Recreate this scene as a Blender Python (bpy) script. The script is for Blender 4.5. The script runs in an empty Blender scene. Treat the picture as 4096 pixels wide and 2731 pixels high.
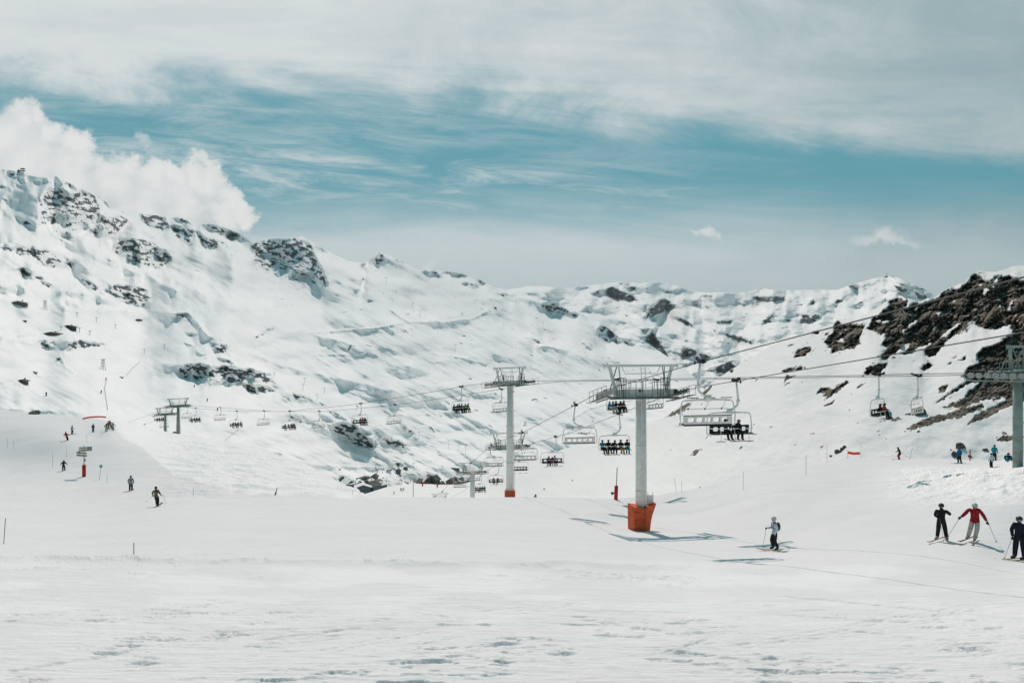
import bpy, bmesh, math, random
import numpy as np
from mathutils import Vector, Matrix

R = math.radians
F = 2731.0; CX = 2048.0; CY = 1365.5          # focal length and centre, in photo pixels
scene = bpy.context.scene
col = scene.collection

# ---------------------------------------------------------------- camera, sun, sky
cam_d = bpy.data.cameras.new('camera'); cam = bpy.data.objects.new('camera', cam_d)
col.objects.link(cam); cam.location = (0, 0, 0); cam.rotation_euler = (R(90), 0, 0)
cam_d.sensor_width = 36; cam_d.lens = 24.0; cam_d.clip_start = 0.5; cam_d.clip_end = 60000
scene.camera = cam
SUN_EL = 47.5; SUN_AZ = -3.0                   # degrees; azimuth from +Y towards +X
SUN_STRENGTH = 2.95
sun_d = bpy.data.lights.new('sun', 'SUN'); sun = bpy.data.objects.new('sun', sun_d)
col.objects.link(sun)
sun_d.energy = SUN_STRENGTH; sun_d.angle = R(0.5); sun_d.color = (1.0, 0.85, 0.79)
sun.rotation_euler = (R(-(90 - SUN_EL)), 0, R(-SUN_AZ)); sun.location = (0, 0, 60)
scene.view_settings.view_transform = 'Standard'
scene.view_settings.look = 'None'
scene.view_settings.exposure = 0.0
scene.view_settings.gamma = 1.0
scene.render.film_transparent = False
scene.cycles.max_bounces = 5; scene.cycles.diffuse_bounces = 4; scene.cycles.glossy_bounces = 1
scene.cycles.transmission_bounces = 2; scene.cycles.volume_bounces = 0
scene.cycles.caustics_reflective = False; scene.cycles.caustics_refractive = False


class NT:
    """small helper to wire shader maths"""
    def __init__(s, tree): s.t = tree
    def n(s, kind, **kw):
        nd = s.t.nodes.new(kind)
        for k, v in kw.items(): setattr(nd, k, v)
        return nd
    def put(s, sock, v):
        if v is None: return
        if hasattr(v, 'links') or isinstance(v, bpy.types.NodeSocket): s.t.links.new(v, sock)
        elif isinstance(v, (tuple, list)) and len(v) == 3 and sock.type == 'RGBA': sock.default_value = (*v, 1)
        else: sock.default_value = v
    def m(s, op, a, b=None, c=None, clamp=False):
        nd = s.n('ShaderNodeMath', operation=op); nd.use_clamp = clamp
        s.put(nd.inputs[0], a); s.put(nd.inputs[1], b); s.put(nd.inputs[2], c)
        return nd.outputs[0]
    def mix(s, f, a, b):
        nd = s.n('ShaderNodeMix', data_type='RGBA'); s.put(nd.inputs[0], f); s.put(nd.inputs[6], a); s.put(nd.inputs[7], b)
        return nd.outputs[2]
    def step(s, v, lo, hi, to0=0.0, to1=1.0, smooth=True):
        nd = s.n('ShaderNodeMapRange'); nd.interpolation_type = 'SMOOTHSTEP' if smooth else 'LINEAR'
        s.put(nd.inputs[0], v); s.put(nd.inputs[1], lo); s.put(nd.inputs[2], hi); s.put(nd.inputs[3], to0); s.put(nd.inputs[4], to1)
        return nd.outputs[0]
    def xyz(s, x, y, z):
        nd = s.n('ShaderNodeCombineXYZ'); s.put(nd.inputs[0], x); s.put(nd.inputs[1], y); s.put(nd.inputs[2], z); return nd.outputs[0]
    def noise(s, vec, scale, detail=4, rough=0.5, dist=0.0):
        nd = s.n('ShaderNodeTexNoise'); s.put(nd.inputs['Vector'], vec); nd.inputs['Scale'].default_value = scale
        nd.inputs['Detail'].default_value = detail; nd.inputs['Roughness'].default_value = rough; nd.inputs['Distortion'].default_value = dist
        return nd.outputs[0]


def build_world():
    w = bpy.data.worlds.new('World'); scene.world = w; w.use_nodes = True
    t = w.node_tree; t.nodes.clear(); N = NT(t)
    out = N.n('ShaderNodeOutputWorld'); bg = N.n('ShaderNodeBackground'); bg.inputs[1].default_value = 0.1
    t.links.new(bg.outputs[0], out.inputs[0])
    sky = N.n('ShaderNodeTexSky', sky_type='NISHITA'); sky.sun_disc = False
    sky.sun_elevation = R(SUN_EL); sky.sun_rotation = R(SUN_AZ); sky.altitude = 2400
    sky.air_density = 1.0; sky.dust_density = 0.3; sky.ozone_density = 3.0
    tc = N.n('ShaderNodeTexCoord'); sep = N.n('ShaderNodeSeparateXYZ'); t.links.new(tc.outputs['Generated'], sep.inputs[0])
    X, Y, Z = sep.outputs
    Ys = N.m('MAXIMUM', Y, 0.05)
    u = N.m('DIVIDE', X, Ys); v = N.m('DIVIDE', Z, Ys)     # bearing and height above the horizon
    front = N.step(Y, 0.05, 0.35)
    # thin high cloud: streaks along a gently tilted axis
    p = N.xyz(N.m('MULTIPLY', u, 1.0), N.m('MULTIPLY_ADD', u, 0.42, N.m('MULTIPLY', v, 5.5)), 3.1)
    n1 = N.noise(p, 1.7, 12, 0.66, 0.9)
    n2 = N.noise(N.xyz(N.m('MULTIPLY', u, 2.2), N.m('MULTIPLY_ADD', u, 1.0, N.m('MULTIPLY', v, 17)), 7.7), 2.0, 10, 0.68, 1.3)
    n3 = N.noise(N.xyz(u, N.m('MULTIPLY', v, 2.2), 1.3), 3.4, 12, 0.66, 0.6)
    # thick veil above a slanting edge
    q = N.m('ADD', v, N.m('MULTIPLY', u, 0.075))            # rises along the edge of the veil
    q = N.m('ADD', q, N.m('MULTIPLY', N.m('SUBTRACT', n3, 0.5), 0.16))
    q = N.m('ADD', q, N.m('MULTIPLY', N.m('SUBTRACT', n1, 0.5), 0.19))
    veil = N.step(q, 0.285, 0.385)
    gap = N.m('MULTIPLY', N.step(N.m('ADD', n1, N.m('MULTIPLY', n3, 0.5)), 0.62, 0.9), 1.0)
    veil = N.m('MULTIPLY', veil, N.m('ADD', 0.86, N.m('MULTIPLY', gap, 0.14)))
    # wisps in the blue band, stronger left of centre
    wb = N.m('MULTIPLY', N.step(v, 0.10, 0.2), N.step(N.m('ADD', q, 0.0), 0.34, 0.25))
    side = N.step(u, 0.55, -0.3, 0.35, 1.0)
    belt = N.m('ADD', N.step(N.m('ABSOLUTE', N.m('SUBTRACT', N.m('ADD', v, N.m('MULTIPLY', u, 0.06)), 0.232)), 0.055, 0.0, 0.45, 1.0), 0.0)
    wisp = N.m('MULTIPLY', N.step(N.m('ADD', N.m('MULTIPLY', n2, 0.55), N.m('MULTIPLY', n1, 0.45)), 0.42, 0.66), N.m('MULTIPLY', N.m('MULTIPLY', side, belt), 0.95))
    low = N.step(N.m('ADD', v, N.m('MULTIPLY', N.m('SUBTRACT', n1, 0.5), 0.12)), 0.24, 0.125, 0.0, 0.93)
    low = N.m('MAXIMUM', low, N.step(v, 0.15, 0.1, 0, 0.96))
    cov = N.m('MAXIMUM', veil, N.m('MAXIMUM', wisp, low))
    cov = N.m('ADD', N.m('MULTIPLY', cov, 0.9), 0.07)
    # cloud tone: bright left of centre, greyer to the upper right and near the horizon
    tone = N.step(N.m('ADD', N.m('ADD', N.m('MULTIPLY', u, 0.9), N.m('MULTIPLY', v, 0.55)), N.m('MULTIPLY', N.m('SUBTRACT', n3, 0.5), -1.1)), -0.1, 1.15, 0.0, 1.0)
    ccol = N.mix(tone, (7.2, 7.5, 7.5), (3.1, 4.2, 4.5))
    ccol = N.mix(N.step(v, 0.2, 0.07, 0, 0.75), ccol, (5.4, 6.15, 6.3))
    teal = N.n('ShaderNodeMix', data_type='RGBA', blend_type='MULTIPLY'); teal.inputs[0].default_value = 1.0
    t.links.new(sky.outputs[0], teal.inputs[6]); teal.inputs[7].default_value = (0.62, 1.18, 0.86, 1)
    blue = N.mix(0.9, teal.outputs[2], (0.62, 2.95, 3.75))
    skyc = N.mix(cov, blue, ccol)
    # unseen sky, made mostly clear and dim blue to turn shaded snow teal
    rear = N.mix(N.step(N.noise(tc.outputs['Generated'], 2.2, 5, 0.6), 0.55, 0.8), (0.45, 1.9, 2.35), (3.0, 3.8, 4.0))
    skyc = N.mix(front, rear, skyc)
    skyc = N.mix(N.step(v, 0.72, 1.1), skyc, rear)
    # heaped clouds low on the left, and two small ones on the right
    dv = N.n('ShaderNodeTexNoise'); t.links.new(N.xyz(u, v, 5.5), dv.inputs['Vector']); dv.inputs['Scale'].default_value = 13; dv.inputs['Detail'].default_value = 9; dv.inputs['Roughness'].default_value = 0.62
    dvs = N.n('ShaderNodeSeparateXYZ'); t.links.new(dv.outputs['Color'], dvs.inputs[0])
    uu = N.m('MULTIPLY_ADD', N.m('SUBTRACT', dvs.outputs[0], 0.5), 0.12, u)
    vv = N.m('MULTIPLY_ADD', N.m('SUBTRACT', dvs.outputs[1], 0.5), 0.10, v)
    blobs = [(-20, 560, 165), (70, 500, 100), (150, 480, 80), (210, 570, 85), (300, 590, 75), (100, 690, 190), (280, 740, 150), (440, 730, 100), (500, 690, 60),
             (600, 740, 105), (700, 720, 80), (790, 705, 78), (850, 740, 85), (920, 800, 75), (965, 850, 62), (990, 885, 50), (720, 850, 140), (880, 880, 90), (540, 850, 150)]
    fld = None; shd = None
    def blob(bx, by, r, rx=1.0):
        du = N.m('MULTIPLY', N.m('SUBTRACT', uu, (bx - CX) / F), F / r / rx)
        dw = N.m('MULTIPLY', N.m('SUBTRACT', vv, (CY - by) / F), F / r)
        d2 = N.m('ADD', N.m('MULTIPLY', du, du), N.m('MULTIPLY', dw, dw))
        return N.m('SUBTRACT', 1.0, N.m('SQRT', d2)), dw
    for bx, by, r in blobs:
        f_, dw = blob(bx, by, r)
        s_ = N.m('ADD', f_, N.m('MULTIPLY', dw, 0.35))
        fld = f_ if fld is None else N.m('SMOOTH_MAX', fld, f_, 0.12)
        shd = s_ if shd is None else N.m('SMOOTH_MAX', shd, s_, 0.25)
    cm = N.step(fld, -0.10, 0.26)
    cn = N.noise(N.xyz(u, N.m('MULTIPLY', v, 1.3), 9.1), 9, 7, 0.6, 0.3)
    ctone = N.step(N.m('ADD', N.m('MULTIPLY', shd, 0.55), N.m('MULTIPLY', cn, 0.9)), 0.35, 0.95)
    cc = N.mix(ctone, (5.6, 6.15, 6.3), (8.3, 8.3, 8.2))
    skyc = N.mix(N.m('MULTIPLY', cm, 0.97), skyc, cc)
    for bx, by, r, rx, a in [(2840, 945, 24, 1.5, .9), (2815, 938, 16, 1, .9), (3470, 958, 20, 4.0, .55), (3560, 944, 26, 2.6, .7), (3620, 962, 16, 3.6, .5), (560, 590, 22, 1.2, .55), (1690, 1062, 14, 3.0, .6)]:
        f_, dw = blob(bx, by, r, rx)
        skyc = N.mix(N.m('MULTIPLY', N.step(f_, -0.7, 0.9), a * 1.15), skyc, (7.0, 7.3, 7.3))
    t.links.new(skyc, bg.inputs[0])
build_world()


# ---------------------------------------------------------------- numpy noise
_rng = np.random.RandomState(7)
_G = _rng.uniform(0, 2 * np.pi, (256, 256)); _GX = np.cos(_G); _GY = np.sin(_G)
def perlin(x, y, seed=0):
    x = np.asarray(x, float) + seed * 17.31; y = np.asarray(y, float) + seed * 9.77
    xi = np.floor(x).astype(np.int64); yi = np.floor(y).astype(np.int64); fx = x - xi; fy = y - yi
    ux = fx * fx * fx * (fx * (fx * 6 - 15) + 10); uy = fy * fy * fy * (fy * (fy * 6 - 15) + 10)
    def g(a, b, dx, dy):
        a = a & 255; b = b & 255
        return _GX[a, b] * dx + _GY[a, b] * dy
    n00 = g(xi, yi, fx, fy); n10 = g(xi + 1, yi, fx - 1, fy); n01 = g(xi, yi + 1, fx, fy - 1); n11 = g(xi + 1, yi + 1, fx - 1, fy - 1)
    return ((n00 * (1 - ux) + n10 * ux) * (1 - uy) + (n01 * (1 - ux) + n11 * ux) * uy) * 1.5
def fbm(x, y, o=5, seed=0, rough=0.5, lac=2.03):
    v = 0; a = 1; s = 0
    for i in range(o):
        v = v + a * perlin(x, y, seed + i * 3); s += a; a *= rough; x = x * lac; y = y * lac
    return v / s * 1.6
def ridged(x, y, o=5, seed=0):
    v = 0; a = 1; s = 0
    for i in range(o):
        v = v + a * (1 - 2 * np.abs(perlin(x, y, seed + i * 3))); s += a; a *= .5; x = x * 2.03; y = y * 2.03
    return v / s
def sstep(x, a, b):
    t = np.clip((x - a) / (b - a), 0, 1); return t * t * (3 - 2 * t)
def inpoly(px, py, poly):
    inside = np.zeros(px.shape, bool); n = len(poly); j = n - 1
    for i in range(n):
        xi, yi = poly[i]; xj, yj = poly[j]
        if yi != yj:
            c = ((yi > py) != (yj > py)) & (px < (xj - xi) * (py - yi) / (yj - yi) + xi)
            inside ^= c
        j = i
    return inside
def zp(pts, ox, oy, k): return [(ox + x / k, oy + y / k) for x, y in pts]
def line(pts, x):
    a = np.array(pts, float); return np.interp(x, a[:, 0], a[:, 1])
def smooth_line(pts, x, w):
    xs = np.linspace(-400, 4500, 2451); ys = line(pts, xs); k = np.hanning(int(w / 2) * 2 + 3); k /= k.sum()
    return np.interp(x, xs, np.convolve(np.pad(ys, len(k) // 2, mode='edge'), k, 'valid'))
def pt(px, py, D): return Vector(((px - CX) / F * D, D, (CY - py) / F * D))

def grid_mesh(name, P, attrs, mat, kind='structure'):
    """P: rows x cols x 3"""
    r, c, _ = P.shape
    me = bpy.data.meshes.new(name); me.vertices.add(r * c)
    me.vertices.foreach_set('co', P.reshape(-1).astype(np.float32))
    idx = np.arange(r * c).reshape(r, c)
    q = np.stack([idx[:-1, :-1], idx[:-1, 1:], idx[1:, 1:], idx[1:, :-1]], -1).reshape(-1, 4)
    nf = len(q); me.loops.add(nf * 4); me.polygons.add(nf)
    me.loops.foreach_set('vertex_index', q.reshape(-1).astype(np.int32))
    me.polygons.foreach_set('loop_start', np.arange(0, nf * 4, 4, dtype=np.int32))
    me.polygons.foreach_set('use_smooth', np.ones(nf, bool))
    me.update(calc_edges=True)
    for k, v in attrs.items():
        a = me.attributes.new(k, 'FLOAT', 'POINT'); a.data.foreach_set('value', v.reshape(-1).astype(np.float32))
    me.materials.append(mat)
    o = bpy.data.objects.new(name, me); col.objects.link(o)
    if kind: o['kind'] = kind
    return o


# ---------------------------------------------------------------- materials
MATS = {}
def mat(name, c, rough=0.6, metal=0.0, noise=0.0, nscale=6.0, spec=0.3):
    if name in MATS: return MATS[name]
    m = bpy.data.materials.new(name); m.use_nodes = True; N = NT(m.node_tree)
    b = m.node_tree.nodes['Principled BSDF']; b.inputs['Roughness'].default_value = rough; b.inputs['Metallic'].default_value = metal
    b.inputs['Specular IOR Level'].default_value = spec
    tc = N.n('ShaderNodeTexCoord')
    f = N.noise(tc.outputs['Object'], nscale, 5, 0.6)
    k = max(noise, 0.06)
    d = tuple(max(0, x * (1 - k)) for x in c); e = tuple(min(1, x * (1 + k)) for x in c)
    m.node_tree.links.new(N.mix(N.step(f, 0.3, 0.7), d, e), b.inputs['Base Color'])
    MATS[name] = m; return m

def snow_mat(name, base, rockcol1, rockcol2, rscale, speck=0.0, bump=None, edge=0.5, contrast=0.12, tan=None, nz=1.9):
    m = bpy.data.materials.new(name); m.use_nodes = True; t = m.node_tree; N = NT(t)
    b = t.nodes['Principled BSDF']; b.inputs['Roughness'].default_value = 0.9; b.inputs['Specular IOR Level'].default_value = 0.1
    tc = N.n('ShaderNodeTexCoord'); P = tc.outputs['Object']
    a = N.n('ShaderNodeAttribute', attribute_name='rock'); rk = a.outputs['Fac']
    n = N.noise(P, rscale, 8, 0.62, 0.4)
    f = N.step(N.m('ADD', rk, N.m('MULTIPLY', N.m('SUBTRACT', n, 0.5), nz)), edge, edge + contrast)
    n2 = N.noise(P, rscale * 2.3, 6, 0.65)
    rc = N.mix(N.step(n2, 0.35, 0.66), rockcol1, rockcol2)
    if tan:
        rc = N.mix(N.step(N.noise(P, rscale * 0.33, 3, 0.5), 0.56, 0.68, 0, 0.8), rc, tan)
    sn = N.mix(N.step(N.noise(P, rscale * 0.7, 5, 0.6), 0.3, 0.7), tuple(x * 0.965 for x in base), base)
    if name == 'piste_snow':
        fa = N.n('ShaderNodeAttribute', attribute_name='fresh'); sn = N.mix(fa.outputs['Fac'], sn, (0.885, 0.89, 0.885))
    c = N.mix(f, sn, rc)
    if speck:
        vo = N.n('ShaderNodeTexVoronoi'); vo.inputs['Scale'].default_value = speck
        nn = N.n('ShaderNodeTexNoise'); t.links.new(P, nn.inputs['Vector']); nn.inputs['Scale'].default_value = speck * 2
        vm = N.n('ShaderNodeVectorMath', operation='MULTIPLY_ADD'); t.links.new(nn.outputs['Color'], vm.inputs[0]); vm.inputs[1].default_value = (0.7 / speck,) * 3; t.links.new(P, vm.inputs[2])
        t.links.new(vm.outputs[0], vo.inputs['Vector'])
        sp = N.n('ShaderNodeAttribute', attribute_name='speck')
        cs = N.n('ShaderNodeSeparateColor'); t.links.new(vo.outputs['Color'], cs.inputs[0])
        on = N.m('LESS_THAN', cs.outputs[0], sp.outputs['Fac'])
        sz = N.m('MULTIPLY_ADD', cs.outputs[1], 0.22, 0.06)
        s = N.m('MULTIPLY', on, N.m('LESS_THAN', vo.outputs['Distance'], sz))
        c = N.mix(s, c, rc)
    t.links.new(c, b.inputs['Base Color'])
    if bump:
        prev = None
        for (sc, st, dist) in bump:
            mp = N.n('ShaderNodeMapping'); t.links.new(P, mp.inputs[0]); mp.inputs['Scale'].default_value = st
            bn = N.n('ShaderNodeBump'); bn.inputs['Strength'].default_value = 1.0; bn.inputs['Distance'].default_value = dist
            t.links.new(N.noise(mp.outputs[0], sc, 6, 0.6), bn.inputs['Height'])
            if prev: t.links.new(prev, bn.inputs['Normal'])
            prev = bn.outputs[0]
        t.links.new(prev, b.inputs['Normal'])
    MATS[name] = m; return m

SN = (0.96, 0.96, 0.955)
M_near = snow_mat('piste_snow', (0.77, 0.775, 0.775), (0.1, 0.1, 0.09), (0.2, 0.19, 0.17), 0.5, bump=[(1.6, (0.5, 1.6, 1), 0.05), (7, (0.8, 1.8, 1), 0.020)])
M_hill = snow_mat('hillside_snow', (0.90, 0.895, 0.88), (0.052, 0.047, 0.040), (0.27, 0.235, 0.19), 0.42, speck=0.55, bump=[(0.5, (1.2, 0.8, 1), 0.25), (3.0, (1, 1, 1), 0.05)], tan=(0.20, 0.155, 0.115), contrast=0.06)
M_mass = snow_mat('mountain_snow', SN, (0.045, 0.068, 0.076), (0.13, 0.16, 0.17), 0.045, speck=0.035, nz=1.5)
M_far = snow_mat('far_mountain_snow', SN, (0.045, 0.068, 0.08), (0.12, 0.15, 0.165), 0.03, speck=0.02, nz=1.3)
# ---------------------------------------------------------------- the near piste
CREST1 = [(-400, 1630), (0, 1638), (120, 1650), (330, 1668), (520, 1692), (600, 1712), (700, 1735), (820, 1748), (940, 1768), (1030, 1790), (1115, 1815), (1200, 1846), (1290, 1893), (1351, 1926),
          (1389, 1943), (1455, 1976), (1500, 1987), (1700, 1990), (2000, 1989), (2200, 1991), (2480, 1992), (2620, 1982), (2800, 1948), (2950, 1905), (3100, 1872), (3220, 1850),
          (3450, 1832), (3600, 1828), (3800, 1834), (3950, 1838), (4096, 1836), (4500, 1830)]
ctrl = [  # pixel x, pixel y, distance
    (-400, 2800, 8.2), (1000, 2800, 8.2), (2048, 2800, 8.2), (3200, 2800, 8.2), (4500, 2800, 8.2),
    (0, 2450, 14.5), (2048, 2450, 14.8), (4300, 2450, 14.5),
    (500, 2240, 26), (2000, 2270, 24), (0, 2230, 26), (3000, 2330, 22), (4300, 2330, 21.5),
    (2565, 2120, 54.6), (3090, 2195, 38), (3768, 2160, 33), (3905, 2160, 32), (4075, 2240, 28.5), (4400, 2140, 32),
    (628, 2020, 61), (523, 1963, 78), (254, 1880, 104), (336, 1905, 98), (440, 1727, 136), (371, 1728, 141), (270, 1762, 124), (-300, 1950, 84),
    (0, 1640, 190), (-400, 1632, 190), (600, 1712, 175), (1000, 1783, 150), (1290, 1896, 112), (1445, 1974, 86), (1000, 1985, 74), (1700, 1991, 80), (2048, 1992, 80), (2450, 1993, 77),
    (2048, 2100, 47), (1300, 2100, 46), (300, 2100, 46), (3250, 1860, 84), (2850, 1940, 80), (3600, 1838, 87), (3837, 1852, 76), (3985, 1842, 76),
    (3100, 2010, 55), (3500, 2000, 50), (4080, 1858, 56), (4400, 1858, 56), (3960, 1880, 58), (3960, 1990, 42), (3500, 1930, 62),
]
_c = np.array(ctrl, float); _X = _c[:, 0] / 1000; _Y = _c[:, 1] / 500
_rad = lambda r: np.where(r > 1e-9, r * r * np.log(np.maximum(r, 1e-9)), 0)
_n = len(_c); _A = np.zeros((_n + 3, _n + 3)); _r = np.hypot(_X[:, None] - _X, _Y[:, None] - _Y)
_A[:_n, :_n] = _rad(_r) + np.eye(_n) * 0.0015; _A[:_n, _n] = 1; _A[:_n, _n + 1] = _X; _A[:_n, _n + 2] = _Y; _A[_n:, :_n] = _A[:_n, _n:].T
_base = lambda y: np.maximum((y - 1365.5) / 2731 - 0.235, -1)
_w = np.linalg.solve(_A, np.concatenate([1000 / _c[:, 2], [0, 0, 0]]))
def near_D(px, py):
    px = np.clip(np.asarray(px, float), -400, 4500); py = np.asarray(py, float); x = px / 1000; y = py / 500
    v = _w[_n] + _w[_n + 1] * x + _w[_n + 2] * y
    for i in range(_n): v = v + _w[i] * _rad(np.hypot(x - _X[i], y - _Y[i]))
    return 1000 / np.maximum(v, 4.0)
def ground(px, py):
    D = float(near_D(px, py)); p = pt(px, py, D); return p

def build_near():
    rt = random.Random(4); TR = []
    for _ in range(26):
        x = rt.uniform(-100, 4000); y = rt.uniform(2030, 2680); L = rt.uniform(250, 1100); a = rt.choice([-1, 1]) * rt.uniform(.02, .20) * (y - 1900) / 700; dp = rt.uniform(.012, .03)
        TR += [(x, y, x + L, y + L * a, dp, .03), (x + 20, y + (y - 1900) * .02, x + L, y + (y - 1900) * .02 + L * a, dp, .03)]
    xs = np.concatenate([np.arange(-5000, -400, 60), np.arange(-400, 4501, 3.5), np.arange(4560, 9200, 60)]); crest = smooth_line(CREST1, xs, 40) + 1.6 * fbm(xs / 90, xs * 0, 3, 5)
    nr = 560; a = np.linspace(0, 1, nr)
    ys = crest[None, :] + (2810 - crest[None, :]) * a[:, None]
    PX = np.broadcast_to(xs, ys.shape)
    D = near_D(PX, ys)
    # keep the depth growing towards the crest
    D = np.minimum.accumulate(D[::1], axis=0) if False else np.maximum.accumulate(D[::-1], axis=0)[::-1]
    X = (PX - CX) / F * D; Z = (CY - ys) / F * D; Y = D
    # relief: piste corrugation, clods and churned snow where the photo shows them
    hump = sstep(PX, 560, 760) * sstep(ys, 2010, 1960) * sstep(PX, 1560, 1400)
    bank = sstep(PX, 3450, 3700) * sstep(ys, 2050, 1960) * sstep(ys, 1852, 1885)
    near = sstep(D, 20, 11)
    mid = sstep(D, 34, 24) * sstep(D, 19, 23) * sstep(PX, 3300, 2500)
    dz = 0.010 * fbm(X * 1.3, Y * 2.5, 4, 3)
    dz += 0.17 * fbm(X / 16, Y / 16, 3, 11) * sstep(D, 10, 25)
    dz += hump * (0.40 * fbm(X / 5 + Y / 9, Y / 3.2, 5, 21, 0.6))
    dz += bank * (0.30 * fbm(X / 1.6, Y / 1.9, 5, 31, 0.6))
    patch = sstep(fbm(X / 3.4, Y / 2.6, 3, 44), -0.22, 0.3)
    dz -= near * patch * 0.07 * sstep(fbm(X * 1.0, Y * 2.6, 4, 51, 0.6), 0.22, 0.55)
    dz += sstep(D, 34, 26) * 0.013 * fbm(X * 0.8, Y * 1.6, 5, 91, 0.62)
    dz += near * patch * 0.02 * sstep(fbm(X * 2.1, Y * 5, 3, 55, 0.6), 0.2, 0.6)
    dz += near * 0.012 * fbm(X * 0.9 + Y * 0.5, Y * 9, 3, 61)
    rim = np.exp(-((ys - (2238 + 28 * sstep(PX, 200, 2700) + 170 * sstep(PX, 2600, 4100) + 8 * fbm(xs / 260, xs * 0, 2, 9)[None, :])) / 9.0) ** 2)
    dz += rim * 0.16 * sstep(PX, 3500, 2400)
    dz += mid * 0.05 * sstep(fbm(X * 1.8, Y * 1.8, 4, 71, 0.6), 0.15, 0.5) * sstep(fbm(X / 5, Y / 3, 2, 75), -0.1, 0.3)
    for (x0, y0, x1, y1, dep, wd) in [(0, 2690, 530, 2600, .05, .05), (1010, 2560, 1480, 2505, .05, .04), (2250, 2440, 2800, 2450, .04, .04), (3130, 2385, 4200, 2485, .07, .06), (2600, 2620, 2860, 2545, .05, .05), (330, 2640, 560, 2590, .05, .05), (3300, 2510, 3700, 2555, .04, .04), (700, 2430, 960, 2405, .06, .06)] + TR:
        L = math.hypot(x1 - x0, y1 - y0); ux, uy = (x1 - x0) / L, (y1 - y0) / L
        s = (PX - x0) * ux + (ys - y0) * uy; d = (-(PX - x0) * uy + (ys - y0) * ux + 3 * fbm(s / 120, s * 0, 2, 5)) * D / F / np.maximum(0.06, 0.22)
        dz -= dep * np.exp(-(d / wd / 1.3) ** 2) * sstep(s, 0, 60) * sstep(s, L, L - 60)
    Z = Z + dz
    P = np.stack([X, Y, Z], -1)
    # the slope goes on under and behind the camera
    zb = np.convolve(np.pad(P[-1, :, 2], 20, mode='edge'), np.ones(41) / 41, 'valid'); rows = []
    for d in (0.6, 1.5, 3, 5, 8, 12, 20, 35, 60):
        rows.append(np.stack([P[-1, :, 0] * (1 + d * .12), P[-1, :, 1] - d, P[-1, :, 2] * math.exp(-d) + zb * (1 - math.exp(-d)) + min(d, 8.0) * .20], -1))
    P = np.concatenate([P, np.stack(rows)], 0)
    # behind the brow the slope keeps falling into the valley
    back = []
    Dc = Y[0]; tc_ = (CY - crest) / F
    drop = 0.0055 + 0.0205 * sstep(xs, 1330, 1480) * sstep(xs, 2600, 2420)
    for k, g in enumerate(np.linspace(0.04, 1, 26)):
        Dk = Dc + (352 - Dc) * g; tk = tc_ - drop * min(1, g * 4)
        back.append(np.stack([(xs - CX) / F * Dk, Dk, tk * Dk], -1))
    P = np.concatenate([np.stack(back[::-1]), P], 0)
    z0 = np.zeros(P.shape[:2])
    # ungroomed snow beside the piste is fresher and whiter
    edge = line([(-400, 1600), (440, 1700), (560, 1790), (700, 1900), (900, 1966), (1300, 1981), (1500, 1992)], xs)[None, :] + 14 * fbm(PX / 90, ys / 60, 3, 81)
    fr = sstep(ys - edge, 6, -14) * sstep(PX, 1560, 1460) * sstep(PX, 420, 470)
    fr = np.maximum(fr, bank); fr = np.maximum(fr, 0.5 * sstep(ys, 2215, 2290) * sstep(ys, 2700, 2300) * sstep(fbm(PX / 500, ys / 60, 3, 83), -.3, .4))
    fresh = np.concatenate([np.repeat(fr[:1], len(back), 0), fr, np.repeat(fr[-1:], P.shape[0] - len(back) - fr.shape[0], 0)], 0)
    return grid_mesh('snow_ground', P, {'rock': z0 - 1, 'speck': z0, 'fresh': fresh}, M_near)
build_near()


# ---------------------------------------------------------------- slopes beyond, column by column
SURF = {}
def surf(name, px, py):
    xs, ys, D = SURF[name]; i = int(np.clip(np.searchsorted(xs, px), 1, len(xs) - 1))
    return pt(px, py, float(np.interp(py, ys[:, i], D[:, i])))

def membrane(e, lamb):
    """r with zero at top and bottom rows, whose row steps follow e while neighbouring columns stay close"""
    n, m = e.shape; n1 = n - 1
    div = e[1:] - e[:-1]                                              # n-1 interior rows
    ext = np.zeros((2 * n, 2 * m)); full = np.zeros((n + 1, m)); full[1:n] = div
    ext[:n + 1, :m] = full; ext[n + 1:, :m] = -full[1:n][::-1]; ext[:, m:] = ext[:, :m][:, ::-1]
    Fh = np.fft.rfft2(ext)
    ky = 2 - 2 * np.cos(2 * np.pi * np.arange(2 * n) / (2 * n)); kx = 2 - 2 * np.cos(2 * np.pi * np.arange(m + 1) / (2 * m))
    den = ky[:, None] + lamb * kx[None, :]; den[0, 0] = 1
    r = np.fft.irfft2(Fh / -den, s=ext.shape)
    return r[:n + 1, :m]

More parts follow.
